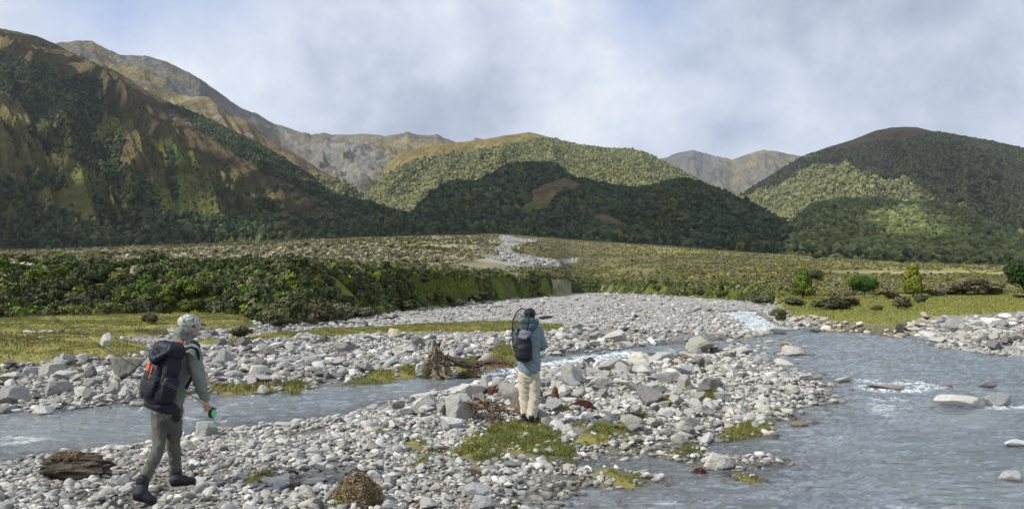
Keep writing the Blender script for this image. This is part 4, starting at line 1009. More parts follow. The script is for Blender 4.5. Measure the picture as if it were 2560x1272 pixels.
def leaf_material():
    m, t, p = new_mat('foliage'); c = attr(t).outputs[0]; oi = t.add('ShaderNodeObjectInfo')
    hs = t.add('ShaderNodeHueSaturation'); t.set(hs.inputs['Color'], c); t.set(hs.inputs['Value'], t.math('ADD', .72, t.math('MULTIPLY', oi.outputs['Random'], .6))); t.set(hs.inputs['Hue'], t.math('ADD', .485, t.math('MULTIPLY', oi.outputs['Random'], .03)))
    t.set(p.inputs['Base Color'], hs.outputs[0]); p.inputs['Roughness'].default_value = .85; p.inputs['Specular IOR Level'].default_value = .15
    return m
m_leaf = leaf_material()
m_bark = mat_plain('bark', (.10, .085, .07), .95, .1, 8, .4, 25, .6, .03)
def shrub_mesh(name, *a, **k):
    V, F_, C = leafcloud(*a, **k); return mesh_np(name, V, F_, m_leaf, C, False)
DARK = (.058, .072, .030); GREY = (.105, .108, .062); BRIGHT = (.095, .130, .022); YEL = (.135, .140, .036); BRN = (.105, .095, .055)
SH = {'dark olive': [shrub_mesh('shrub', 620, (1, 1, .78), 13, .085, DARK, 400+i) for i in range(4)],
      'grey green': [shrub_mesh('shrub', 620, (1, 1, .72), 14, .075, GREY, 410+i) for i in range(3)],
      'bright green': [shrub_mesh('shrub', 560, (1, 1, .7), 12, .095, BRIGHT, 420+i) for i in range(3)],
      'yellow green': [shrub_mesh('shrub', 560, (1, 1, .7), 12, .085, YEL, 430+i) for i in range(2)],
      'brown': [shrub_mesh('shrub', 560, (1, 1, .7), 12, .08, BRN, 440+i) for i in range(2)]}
def put_shrub(x, y, r_, hgt, kind, label, group='shrubs on the terrace bank', name='shrub', dz=0):
    me = SH[kind][int(rng.integers(0, len(SH[kind])))]; o = link(name, me)
    z = float(ground_z(np.array([x]), np.array([y]))[0]); o.location = (x, y, z-.06*r_+dz); o.rotation_euler = (0, 0, rng.uniform(0, 6.28)); o.scale = (r_, r_*rng.uniform(.85, 1.1), hgt/1.5)
    tag(o, label, 'shrub', group); return o
MARKS = [(60, 'left edge'), (230, 'rod tip'), (480, "walker's cap"), (760, 'thicket corner'), (960, 'gravel point'), (1150, 'green face'), (1310, 'landing net'), (1440, 'stream cut'), (1560, 'grey cliff'), (1740, 'side gully'), (1880, 'gravel tongue')]
def shrub_label(x, y, kind, up, r_):
    px, _ = project(np.array(x), np.array(y), np.array(1.)); px = float(px)
    mpx, mk = min(MARKS, key=lambda q: abs(q[0]-px)); side = 'left of' if px < mpx-12 else 'right of' if px > mpx+12 else 'above'
    lvl = 'at the foot' if up < .25 else 'low on the slope' if up < .5 else 'high on the slope' if up < .8 else 'on the rim'
    sz = 'small' if r_ < .75 else 'medium' if r_ < 1.05 else 'large'
    return f'{sz} {kind} shrub {lvl} of bank, {side} {mk}'
cnt = 0; pts = []; tries = 0
while cnt < 285 and tries < 30000:
    tries += 1
    px = rng.uniform(-60, 1900) if rng.random() < .55 else rng.uniform(-60, 1000)
    k = float(kx(px)); Yt_ = float(toeY(k)); wa_ = float(np.interp(k, _Kc, _wa)); up = rng.random()**.85*1.12
    y = Yt_-.5+(wa_+3)*up; x = k*y
    # open grassy patches on the bank
    if 1100 < px < 1390 and .12 < up < .85 and rng.random() < .9: continue
    if (1380 < px < 1428) or (1455 < px < 1575 and up < .85): continue
    if fbm(np.array([x*.12]), np.array([y*.25]), 500, 2)[0] > .60 and up < .85: continue
    r_ = rng.uniform(.58, 1.15)*(1.0 if px < 480 else .82)*(1+.25*(Yt_ > 100))
    if any((x-a)**2+((y-b)*1.5)**2 < ((r_+c)*.50)**2 for a, b, c in pts): continue
    u_ = rng.random(); green = (px < 520)*(.4 < up+.25 < 1.0)
    kind = 'bright green' if (green and u_ < .5) or u_ < .12 else 'grey green' if u_ < .34 else 'yellow green' if u_ > .90 else 'dark olive'
    put_shrub(x, y, r_, r_*rng.uniform(1.1, 1.7), kind, shrub_label(x, y, kind, up, r_)); pts.append((x, y, r_)); cnt += 1
print('shrubs', cnt)
# thicket of shrubs in front of the bank toe
for i, (px, py, wp, hp, kind) in enumerate([(690, 824, 90, 52, 'grey green'), (750, 818, 80, 66, 'dark olive'), (800, 812, 90, 72, 'grey green'), (850, 806, 80, 56, 'grey green'), (900, 798, 80, 40, 'grey green'), (930, 790, 50, 30, 'grey green'), (660, 806, 70, 50, 'dark olive'), (600, 852, 62, 34, 'dark olive'), (480, 845, 34, 20, 'grey green'),
                                       (415, 808, 40, 40, 'dark olive'), (375, 832, 46, 30, 'grey green'), (1010, 780, 80, 34, 'dark olive'), (1200, 762, 60, 36, 'dark olive'), (1145, 768, 40, 24, 'grey green')]):
    x, y = [float(q) for q in ground_at(px, py, .3)]; sc = y/F
    put_shrub(x, y, wp*sc*.58, hp*sc*1.05, kind, f"{kind} bush standing forward of the bank foot, " + ['leftmost lump of the thicket', 'second lump of the thicket', 'tallest lump of the thicket', 'fourth lump of the thicket', 'fifth lump of the thicket', 'rightmost low lump of the thicket', 'rear lump of the thicket', 'alone on the grass right of the cap', 'tiny, just behind the cap', 'leaning over the meadow left of the cap',
              'low on the cut bank left of the cap', 'at the gravel edge under the green face', 'under the right end of the green face', 'small, at the gravel edge before the green face'][i], 'bushes at the bank foot')
# undergrowth filling the bank between the shrubs (uncountable)
n = 15000; k = rng.uniform(kx(-90), kx(1930), n); Yt_ = toeY(k); wa_ = np.interp(k, _Kc, _wa); up = rng.uniform(-.02, 1.5, n); y = Yt_+(fbm(k*Yt_*.09, Yt_*.09, 21, 3)-.5)*5+wa_*up; x = k*y
px_ = 1280+F*k; nn = fbm(x*.10, y*.22, 510, 3)
kp = (nn < np.where((px_ > 1120) & (px_ < 1400), .37, np.where((px_ > 600) & (px_ < 800), .9, .53))) | (up > 1.0); kp &= ~((px_ > 1380) & (px_ < 1428) & (up < 1)) & ~((px_ > 1455) & (px_ < 1575) & (up < .85) & (nn > .42))
x, y, k, nn, up = [q[kp] for q in (x, y, k, nn, up)]; n = len(x); s = rng.uniform(.28, .62, n); u_ = rng.random((n, 1)); big_n = fbm(x*.15, y*.15, 520, 2)[:, None]
c = np.where(u_ < .5, DARK, np.where(u_ < .72, GREY, np.where(big_n > .5, BRIGHT, YEL)))*rng.uniform(.8, 1.7, (n, 1))*1.2
UG = []
for i in range(6):
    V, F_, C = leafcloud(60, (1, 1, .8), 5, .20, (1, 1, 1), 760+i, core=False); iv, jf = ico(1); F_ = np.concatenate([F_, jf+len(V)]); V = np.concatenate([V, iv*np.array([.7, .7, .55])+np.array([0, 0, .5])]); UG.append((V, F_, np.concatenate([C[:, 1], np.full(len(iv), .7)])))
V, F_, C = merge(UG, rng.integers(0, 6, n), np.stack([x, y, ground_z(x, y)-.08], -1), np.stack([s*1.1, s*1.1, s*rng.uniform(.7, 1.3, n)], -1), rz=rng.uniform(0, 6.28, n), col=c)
m_under = mat_vcol('undergrowth_leaves', .95, 1.0, .2, 0, 0, 0, .05)
o = link('undergrowth', mesh_np('undergrowth', V, F_, m_under, C, False)); tag(o, 'tangled green undergrowth between the shrubs of the terrace bank', 'undergrowth', kind='stuff')
# scrub mass on the fan (uncountable)
n = 50000; k = rng.uniform(kx(-90), kx(2650), n); t_ = rng.random(n)**1.6
Ya_ = toeY(k)+np.interp(k, _Kc, _wa)-1; Ya_ = np.where(k > kx(1950), 96, Ya_); Yl_ = treeY(k)
y = Ya_*np.exp(t_*np.log(Yl_/Ya_)); x = k*y; z = ground_z(x, y); qx, qy = project(x, y, z)
na = fbm(x*.06, y*.03, 61, 4); nb = fbm(x*.12, y*.05, 622, 3)
kp = ~inside(FANBED, qx, qy) & (rng.random(n) < np.clip(.25+1.9*(nb-.3), .1, 1))
kp &= ~((k > kx(2050)) & (rng.random(n) < .30)); kp &= ~((k > kx(2050)) & (np.abs(qy-681-(k-.6)*10) < 5) & (rng.random(n) < .9))
x, y, z, k, na, nb, t_ = [q[kp] for q in (x, y, z, k, na, nb, t_)]; n = len(x)
s = rng.uniform(.18, .50, n)*(1+.6*t_)*(1+.5*(rng.random(n) < .1))
cA = np.array([.15, .145, .085]); cB = np.array([.10, .105, .035]); cC = np.array([.15, .155, .042]); cD = np.array([.30, .275, .19])
u_ = rng.random((n, 1)); right = (k > kx(1300))[:, None]
c = np.where(u_ < .45, cA, cB); c = np.where((u_ > .60) & right, cC, c); c = np.where(((u_ > .5) & ~right & (na > .48)[:, None] & (y < 260)[:, None]), cD, c)
c = c*rng.uniform(.85, 1.25, (n, 1))*1.35
SC = []
for i in range(5):
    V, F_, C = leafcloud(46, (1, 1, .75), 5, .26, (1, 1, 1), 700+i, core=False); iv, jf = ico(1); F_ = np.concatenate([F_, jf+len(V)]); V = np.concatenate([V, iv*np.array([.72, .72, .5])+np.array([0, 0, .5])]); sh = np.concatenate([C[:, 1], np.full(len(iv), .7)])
    SC.append((V, F_, sh))
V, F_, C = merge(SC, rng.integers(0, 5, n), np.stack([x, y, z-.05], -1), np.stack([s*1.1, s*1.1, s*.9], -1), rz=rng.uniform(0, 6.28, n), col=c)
m_scrub = mat_vcol('scrub_leaves', .95, 1.0, .2, 0, 0, 0, .05)
o = link('scrub', mesh_np('scrub', V, F_, m_scrub, C, False)); tag(o, 'low matted scrub covering the terrace and fan', 'scrub', kind='stuff'); print('scrub tris', len(F_))

# trees
def trunk_mesh(h_, r_, seed, lean=0.0, limbs=5, top=.75):
    rr = np.random.default_rng(seed); V = []; Fs = []
    def tube(p0, p1, a, b, segs=5, n=7, wob=.05):
        base = len(V); p0 = np.array(p0); p1 = np.array(p1); dv = p1-p0; L = np.linalg.norm(dv); dv = dv/L
        q = np.cross(dv, [.3, .9, .1]); q /= np.linalg.norm(q); r2 = np.cross(dv, q)
        for i in range(segs+1):
            t_ = i/segs; c = p0+(p1-p0)*t_+rr.normal(0, wob, 3)*L*.3*(0 < i); rad = a*(1-t_)+b*t_
            for j in range(n): an = j*2*math.pi/n; V.append(c+(q*math.cos(an)+r2*math.sin(an))*rad)
        for i in range(segs):
            for j in range(n): Fs.append((base+i*n+j, base+i*n+(j+1) % n, base+(i+1)*n+(j+1) % n, base+(i+1)*n+j))
    tube((0, 0, -.2), (lean, 0, h_*top), r_, r_*.35, 6)
    for i in range(limbs):
        z0 = h_*rr.uniform(.25, .65); a = rr.uniform(0, 6.28); L = h_*rr.uniform(.18, .32)
        tube((lean*z0/(h_*top), 0, z0), (math.cos(a)*L+lean*z0/(h_*top), math.sin(a)*L, z0+L*.7), r_*.4, r_*.12, 3, 5)
    return mesh_np('trunk', V, Fs, m_bark, None, True)
def tree(x, y, crown_me, trunk_me, sc, label, group=None, szz=None):
    o = bpy.data.objects.new('tree', None); COL.objects.link(o); z = float(ground_z(np.array([x]), np.array([y]))[0])
    o.location = (x, y, z); o.rotation_euler = (0, 0, rng.uniform(0, 6.28)); o.scale = (sc, sc, szz or sc); tag(o, label, 'tree', group)
    link('trunk', trunk_me, o); link('crown', crown_me, o); return o
# line of beech trees where the forest meets the flats
BC = []; BT = []
for i in range(6):
    V, F_, C = leafcloud(420, (3.6, 3.6, 3.9), 12, .62, (.046, .060, .022), 800+i); V[:, 2] += 2.0
    BC.append(mesh_np('crown', V, F_, m_leaf, C, False)); BT.append(trunk_mesh(9.0, .28, 810+i, 0, 4))
TM = [(0, 'left edge'), (120, 'green hollow'), (330, 'bright fern patch'), (480, "walker's cap"), (620, 'round grove'), (760, 'slope end'), (900, 'valley mouth'), (1050, 'dome foot'), (1220, 'white stream bed'), (1330, 'blue jacketed man'), (1500, 'brown slip'), (1660, 'saddle'), (1800, 'dark hill foot'), (1950, 'pass'), (2100, 'right knoll'), (2250, 'sunlit patch'), (2400, 'right meadow trees'), (2540, 'right edge')]
GT = 'beech trees at the forest edge'
seen_lab = {}
for i in range(118):
    px = -30+i*(2620/118.0)+rng.uniform(-9, 9)
    if 1238 < px < 1285: continue
    k = float(kx(px)); y = float(treeY(k))-rng.uniform(-6, 14)-(12 if px > 1300 and rng.random() < .25 else 0); x = k*y
    sc = rng.uniform(.72, 1.15) if px < 1240 else rng.uniform(.38, .80)
    mpx, mk = min(TM, key=lambda q: abs(q[0]-px)); side = 'left of' if px < mpx-6 else 'right of' if px > mpx+6 else 'under'
    hw = 'tall' if sc > .95 else 'medium' if sc > .65 else 'short'
    far = 'furthest' if abs(px-mpx) > 50 else 'nearer'
    lab = f'{hw} dark beech at forest edge, {far} one {side} {mk}'
    tree(x, y, BC[int(rng.integers(0, 6))], BT[int(rng.integers(0, 6))], sc, lab, GT, sc*rng.uniform(.9, 1.15))
# trees standing in and behind the meadow
def own_tree(px, py_foot, wp, hp, y, colr, seed, label, cone=False, name='tree', lobes=26, n=2600, leaf=.11, z0=.12):
    k, e = rayke(px, py_foot); x = float(k)*y; sc = y/F; H_ = hp*sc; W = wp*sc*.5
    V, F_, C = leafcloud(n, (W*1.12, W*1.12, H_*.5*(1-z0)), lobes, leaf*H_*.28, colr, seed, cone=cone); V[:, 2] += H_*z0
    return tree(x, y, mesh_np('crown', V, F_, m_leaf, C, False), trunk_mesh(H_, H_*.035, seed, 0, 6, .8), 1.0, label, 'trees around the meadow')
GRN = (.085, .125, .018); DGR = (.045, .075, .018)
own_tree(2008, 752, 66, 72, 84, (.095, .125, .018), 901, 'upright green conical tree at the left end of the meadow', True)
own_tree(2160, 748, 84, 62, 90, (.045, .085, .014), 902, 'broad dark green round tree behind the meadow, second from the left')
own_tree(2284, 745, 66, 82, 88, (.125, .135, .02), 903, 'tall yellow green tree behind the middle of the meadow', True)
own_tree(2562, 716, 80, 110, 84, (.022, .038, .010), 904, 'tall dark tree cut by the right edge of the picture', lobes=20, n=2200)
own_tree(2038, 716, 44, 36, 140, (.07, .085, .035), 905, 'small round grey green tree just right of the conical one, further back')
own_tree(2183, 658, 30, 28, 330, (.05, .085, .02), 906, 'small round tree far out on the flats, leftmost of the distant four', n=700)
own_tree(2252, 662, 38, 26, 330, (.045, .075, .02), 907, 'wide low tree far out on the flats below the sunlit patch', n=700)
own_tree(2396, 666, 26, 24, 340, (.04, .06, .03), 908, 'small dark bluish tree far out on the flats, third of the distant four', n=600)
own_tree(2447, 668, 46, 32, 330, (.05, .085, .02), 909, 'largest round tree far out on the flats near the right side', n=800)
own_tree(684, 634, 20, 22, 420, (.04, .045, .025), 910, 'lone dark bush like tree on the grey scrub flats at the left', n=400)
own_tree(1795, 640, 22, 18, 420, (.03, .055, .02), 911, 'lone small dark tree before the foot of the dark hill', n=400)
own_tree(2042, 655, 26, 18, 360, (.03, .05, .02), 912, 'small dark tree on the flats left of the distant four', n=400)
for i, (px, py, wp, hp, kind, lab) in enumerate([(2080, 768, 110, 30, 'dark olive', 'wide dark shrub at the left side of the meadow behind the conical tree'), (2110, 762, 90, 34, 'brown', 'brownish shrub filling the gap under the broad round tree'),
        (2030, 792, 60, 22, 'dark olive', 'low dark shrub in the front left of the meadow, left half'), (2055, 792, 34, 20, 'dark olive', 'low dark shrub in the front left of the meadow, right half'), (1940, 772, 40, 28, 'grey green', 'grey green shrub at the gravel edge left of the meadow'), (1952, 782, 34, 36, 'dark olive', 'dark shrub on the corner of the meadow bank'),
        (2190, 772, 34, 18, 'grey green', 'small lone shrub in the middle of the meadow'), (2256, 770, 56, 36, 'brown', 'dark brown round shrub standing forward in the meadow'), (2220, 752, 70, 34, 'brown', 'brown shrub left of the tall yellow green tree'), (2330, 746, 80, 30, 'brown', 'brown shrub right of the tall yellow green tree'),
        (2385, 740, 80, 36, 'brown', 'brown shrub in the middle of the row behind the meadow'), (2430, 738, 80, 44, 'brown', 'tallest brown shrub of the row behind the meadow'), (2480, 736, 60, 26, 'brown', 'brown shrub at the right end of the row'), (2490, 726, 36, 26, 'dark olive', 'small round shrub behind the right end of the row'),
        (2545, 752, 34, 16, 'brown', 'little shrub alone near the right edge of the meadow'), (2300, 760, 40, 30, 'grey green', 'grey shrub at the foot of the tall yellow green tree'), (1985, 762, 60, 26, 'grey green', 'grey green shrub behind the gravel tongue'), (1900, 752, 60, 26, 'grey green', 'pale shrub where the gravel meets the flats')]):
    x, y = [float(q) for q in ground_at(px, py, .75)]; y = min(y, 95); x = float(kx(px))*y; sc = y/F
    put_shrub(x, y, wp*sc*.56, hp*sc*1.15, kind, lab, 'shrubs around the meadow')
# ------------------------------------------------------------------ driftwood
def tube_np(pts, rads, n=8, wob=0.0, seed=0, cap=True, flat=1.0):
    """tapered tube through points"""
    pts = [np.array(p, float) for p in pts]; r = np.random.default_rng(seed); V = []; Fs = []
    prev = None
    for i, p in enumerate(pts):
        d_ = pts[min(i+1, len(pts)-1)]-pts[max(i-1, 0)]; d_ = d_/(np.linalg.norm(d_)+1e-9)
        if prev is None:
            q = np.cross(d_, [0, 0, 1.0]); q = q if np.linalg.norm(q) > .1 else np.cross(d_, [0, 1.0, 0])
        else: q = prev-d_*np.dot(prev, d_)
        q = q/np.linalg.norm(q); prev = q; s = np.cross(d_, q)
        for j in range(n):
            a = 2*math.pi*j/n; rr = rads[i]*(1+wob*r.uniform(-1, 1)); V.append(p+(q*math.cos(a)+s*math.sin(a)*flat)*rr)
    for i in range(len(pts)-1):
        for j in range(n): Fs.append((i*n+j, i*n+(j+1) % n, (i+1)*n+(j+1) % n, (i+1)*n+j))
    if cap:
        for i, e in ((0, 0), (len(pts)-1, 1)):
            c = len(V); V.append(pts[i])
            for j in range(n):
                a, b = i*n+j, i*n+(j+1) % n
                Fs.append((c, b, a, a) if e == 0 else (c, a, b, b))
    Vn = np.array(V); out_ = []
    return Vn, Fs
def polymesh(name, V, Fs, mat, smooth=True):
    me = bpy.data.meshes.new(name); me.from_pydata([tuple(v) for v in V], [], [tuple(dict.fromkeys(f)) for f in Fs]); me.materials.append(mat)
    for p_ in me.polygons: p_.use_smooth = smooth
    me.update(); return me
def joinparts(parts):
    V = []; Fs = []; off = 0
    for v, f in parts: V += [tuple(q) for q in v]; Fs += [tuple(i+off for i in g) for g in f]; off += len(v)
    return V, Fs
def wander(p0, p1, n, amp, seed):
    r = np.random.default_rng(seed); p0 = np.array(p0, float); p1 = np.array(p1, float); L = np.linalg.norm(p1-p0); o_ = np.zeros(3); out_ = []
    for i in range(n+1):
        t_ = i/n; out_.append(p0+(p1-p0)*t_+o_*math.sin(math.pi*t_)); o_ = o_+r.normal(0, amp*L, 3)
    return out_
def strand_clump(n, R, hgt, seed, base, r0=.0035, up=.3, length=.30):
    """matted dome of roots or dead grass"""
    r = np.random.default_rng(seed); V = []; Fs = []; C = []
    for i in range(n):
        a = r.uniform(0, 6.28); e = math.acos(r.uniform(0, 1)); q = r.uniform(.45, 1.0)
        p_ = np.array([math.cos(a)*math.sin(e)*R[0]*q, math.sin(a)*math.sin(e)*R[1]*q, math.cos(e)*hgt*q])*(.75+.5*float(vnoise(np.array(math.cos(a)*1.3+seed), np.array(math.sin(a)*1.3+e))))
        nn_ = p_/np.array([R[0], R[1], hgt])**2; nn_ /= np.linalg.norm(nn_)+1e-9; d_ = r.normal(size=3)*np.array([1, 1, .8])+np.array([0, 0, -.3]); d_ = d_-nn_*np.dot(d_, nn_)*.85; d_ /= np.linalg.norm(d_)+1e-9
        L = length*R[0]*r.uniform(.25, .8); s = np.cross(d_, r.normal(size=3)); s /= np.linalg.norm(s)+1e-9; w_ = r0*r.uniform(.6, 1.6)
        b = len(V); m1 = p_+d_*L*.5+s*L*r.normal(0, .08); e1 = p_+d_*L+np.array([0, 0, -L*.25])
        V += [p_-s*w_, p_+s*w_, m1+s*w_, m1-s*w_, e1]; Fs += [(b, b+1, b+2), (b, b+2, b+3), (b+3, b+2, b+4)]
        c = np.array(base)*r.uniform(.5, 1.7)*(1+r.normal(0, .06, 3)); C += [c]*5
    return np.array(V), np.array(Fs), np.clip(np.array(C), 0, 1)
def wood_material(name, dark, light, sx=1.0):
    m, t, p = new_mat(name); P = obj_coord(t)
    mp = t.add('ShaderNodeMapping'); t.set(mp.inputs[0], P); mp.inputs['Scale'].default_value = (2*sx, 22, 22)
    n1 = t.noise(mp.outputs[0], 1.0, 6, .65, .4); n2 = t.noise(P, 12, 5, .6)
    c = t.mix(t.ramp(n1, [(.38, 0.0), (.62, 1.0)]), dark, light); c = t.mix(t.ramp(n2, [(.55, 0.0), (.75, .6)]), c, tuple(min(1, 1.9*q) for q in light))
    t.set(p.inputs['Base Color'], c); p.inputs['Roughness'].default_value = .95; p.inputs['Specular IOR Level'].default_value = .1
    t.set(p.inputs['Normal'], t.bump(n1, 1.0, .04)); return m
m_logdark = wood_material('weathered_wood', (.035, .027, .020), (.13, .11, .09))
m_loggrey = wood_material('silver_driftwood', (.11, .09, .07), (.30, .26, .21))
m_logred = wood_material('red_brown_roots', (.07, .035, .022), (.22, .13, .09))
m_rootmat = mat_vcol('dead_roots', .95, 20, .2, 0, 0, 0, .1)
def thing(name, label, cat, loc, rz=0, group=None):
    o = bpy.data.objects.new(name, None); COL.objects.link(o); o.location = loc; o.rotation_euler = (0, 0, rz); tag(o, label, cat, group); return o
def gz(x, y): return float(ground_z(np.array([float(x)]), np.array([float(y)]))[0])
# weathered log in the near left corner
x, y = [float(q) for q in ground_at(180, 1208, .17)]
lg = thing('weathered_log', 'dark weathered log with layered rotten wood lying on the cobbles, left of the walker', 'log', (x, y+.08, gz(x, y)))
L = .40
parts = []
for i in range(11):
    r = np.random.default_rng(i+50); z0 = .03+.021*i; yo = r.uniform(-.06, .08); s0 = -L*r.uniform(.75, 1.02); s1 = L*r.uniform(.75, 1.05)
    parts.append(tube_np(wander((s0, yo, z0+r.uniform(-.01, .02)), (s1, yo+r.uniform(-.04, .04), z0+r.uniform(0, .03)), 9, .012, i+60), [.012]+[.050*r.uniform(.8, 1.25) for _ in range(8)]+[.012], 9, .14, i, True, .7))
iv, jf = ico(3); parts.append((iv*(1+(fbm(iv[:, 0]*2+5, iv[:, 1]*3+iv[:, 2]*9, 4, 4)-.5)*.7)[:, None]*np.array([.37, .12, .12])+np.array([0, .01, .13]), [tuple(q) for q in jf]))
V, Fs = joinparts(parts); link('wood', polymesh('wood', V, Fs, m_logdark, False), lg)
V, F_, C = strand_clump(700, (.20, .10), .09, 5, (.22, .15, .08), .0035); V = V+np.array([-.10, .02, .25]); link('root_mat', mesh_np('root_mat', V, F_, m_rootmat, C), lg)
for i, (dx, dz, s) in enumerate([(.22, .27, .09), (.32, .24, .07), (.12, .275, .06)]):
    v, f, _ = R3[i+2]; link('pale_chip', mesh_np('pale_chip', v*np.array([s*1.3, s*.7, s*.45])+np.array([dx, .02, dz]), f, mat_plain('pale_wood', (.42, .38, .33), .9, .2, 30, .4), None, True), lg)
# matted root clump at the bottom
for (px, py, wp, hp, base, lab, sd, nn) in [(893, 1258, 130, 62, (.20, .15, .09), 'brown matted dome of dead roots on the near cobbles', 11, 8000), (730, 1117+80, 34, 16, (.13, .08, .06), 'little reddish brown clump of roots on the near cobbles', 12, 500),
                                (1458, 1028, 70, 24, (.12, .05, .04), 'dark red matted roots on the boulders right of the man in blue', 13, 1300), (1345, 1010, 34, 36, (.30, .16, .11), 'rust coloured root clump touching the trousers of the man in blue', 14, 600),
                                (1388, 1010, 26, 44, (.26, .15, .10), 'upright rust coloured root clump right of the man in blue', 15, 700), (1752, 1150, 50, 26, (.11, .05, .04), 'dark red root clump at the left end of the mossy islet', 16, 800),
                                (1232, 988, 70, 26, (.18, .09, .06), 'reddish root mat behind the long pale boulder', 17, 900), (735, 1108+128, 90, 22, (.14, .11, .08), 'flat mat of dead roots left of the brown dome', 18, 900),
                                (1300, 1230-190, 60, 16, (.22, .12, .08), 'low rusty root mat between the tangle and the man in blue', 19, 600), (1310, 862, 60, 30, (.16, .10, .07), 'brown brush caught at the right end of the fallen trunk', 20, 900)]:
    x, y = [float(q) for q in ground_at(px, py, .17)]; sc = y/F
    V, F_, C = strand_clump(nn, (wp*sc*.5, wp*sc*.38), hp*sc*1.15, sd, base, .004 if y < 10 else .006)
    iv, jf = ico(2); V2 = iv*np.array([wp*sc*.43, wp*sc*.33, hp*sc*1.0]); F_ = np.concatenate([F_, jf+len(V)]); V = np.concatenate([V, V2]); C = np.concatenate([C, np.repeat(np.array(base)[None]*.35, len(V2), 0)])
    o = link('root_clump', mesh_np('root_clump', V, F_, m_rootmat, C), None, (x, y+wp*sc*.3, gz(x, y)-.01)); tag(o, lab, 'root clump', 'root clumps on the gravel')
# fallen trunk with root plate
x, y = [float(q) for q in ground_at(1092, 938, .12)]; sc = y/F
st = thing('fallen_tree', 'fallen dead tree with upturned pale root plate and spike at the channel bank', 'fallen tree', (x, y+.3, gz(x, y)))
parts = []
r = np.random.default_rng(9)
for i in range(80):
    a = r.uniform(0, 6.28); rr = r.uniform(.15, .56); p1 = np.array([math.cos(a)*rr*.8+.0, -.12+r.uniform(-.25, .1), .46+math.sin(a)*rr*1.05])
    parts.append(tube_np(wander((r.uniform(-.1, .12), .06, .46+r.uniform(-.12, .12)), p1, 5, .07, i+100), [.10, .085, .07, .05, .03, .012], 7, .2, i))
iv, jf = ico(3); bl = iv*(1+(fbm(iv[:, 0]*3+5, iv[:, 1]*3+iv[:, 2]*3, 4, 4)-.5)*.9)[:, None]*np.array([.27, .2, .38])+np.array([0, 0, .42])
parts.append((bl, [tuple(q) for q in jf]))
V, Fs = joinparts(parts); link('root_plate', polymesh('root_plate', V, Fs, wood_material('root_plate_wood', (.10, .075, .05), (.30, .245, .17)), False), st)
V, Fs = tube_np(wander((.02, .1, .62), (1.35, .45, .52), 12, .02, 3), [.15, .14, .13, .12, .11, .10, .10, .09, .08, .07, .06, .04, .02], 12, .12, 3); link('trunk', polymesh('trunk', V, Fs, m_logdark, False), st)
parts = [tube_np(wander((-.05, .1, .75), (-.10, .15, 1.12), 5, .05, 7), [.10, .09, .08, .06, .05, .02], 8, .2, 4), tube_np(wander((-.02, .1, .95), (.10, .12, 1.14), 4, .05, 8), [.06, .05, .04, .03, .01], 7, .2, 5)]
V, Fs = joinparts(parts); link('broken_limb', polymesh('broken_limb', V, Fs, m_logdark, False), st)
parts = []
for i in range(26):
    r = np.random.default_rng(i+300); x0 = r.uniform(.4, 1.7); parts.append(tube_np(wander((x0, .2, .55), (x0+r.uniform(-.1, .7), r.uniform(-.3, .2), r.uniform(.12, .75)), 6, .06, i+200), [.016, .015, .013, .011, .009, .006, .003], 5, .1, i))
V, Fs = joinparts(parts); link('twigs', polymesh('twigs', V, Fs, m_logred, False), st)
V, F_, C = strand_clump(1500, (.12, .12), .45, 21, (.10, .10, .03), .007); V = V+np.array([-.28, -.15, .08]); link('moss', mesh_np('moss', V, F_, m_rootmat, C), st)
V, F_, C = strand_clump(2600, (.75, .3), .48, 23, (.07, .06, .035), .008, length=.25); V = V+np.array([.75, .15, -.05]); link('soil_mat', mesh_np('soil_mat', V, F_, m_rootmat, C), st)
# root tangle left of the man in blue
x, y = [float(q) for q in ground_at(1215, 1052, .2)]; sc = y/F
rt = thing('driftwood_tangle', 'reddish brown tangle of driftwood branches and roots left of the man in blue', 'driftwood', (x, y, gz(x, y)+.02))
parts = [tube_np(wander((-.38, .1, .34), (.58, .05, .10), 10, .03, 31), [.010, .020, .028, .034, .036, .034, .03, .028, .022, .016, .01], 8, .12, 1),
         tube_np(wander((-.22, .1, .30), (.34, .0, .26), 8, .035, 32), [.014, .025, .030, .03, .028, .025, .02, .014, .006], 8, .12, 2),
         tube_np(wander((.0, .08, .25), (.62, -.06, .17), 8, .03, 35), [.02, .02, .018, .016, .014, .012, .01, .008, .004], 7, .12, 2)]
V, Fs = joinparts(parts); link('branch', polymesh('branch', V, Fs, m_loggrey, True), rt)
parts = []
for i in range(34):
    r = np.random.default_rng(i+600); x0 = r.uniform(-.25, .3); parts.append(tube_np(wander((x0, .1, r.uniform(.2, .36)), (x0+r.uniform(-.25, .3), r.uniform(-.12, .2), r.uniform(.0, .40)), 6, .09, i+400), [.012, .011, .010, .009, .007, .005, .002], 5, .1, i))
V, Fs = joinparts(parts); link('roots', polymesh('roots', V, Fs, m_logred, True), rt)
V, F_, C = strand_clump(900, (.13, .12), .26, 22, (.13, .09, .055), .004); V = V+np.array([.14, -.02, 0]); link('root_mat', mesh_np('root_mat', V, F_, m_rootmat, C), rt)
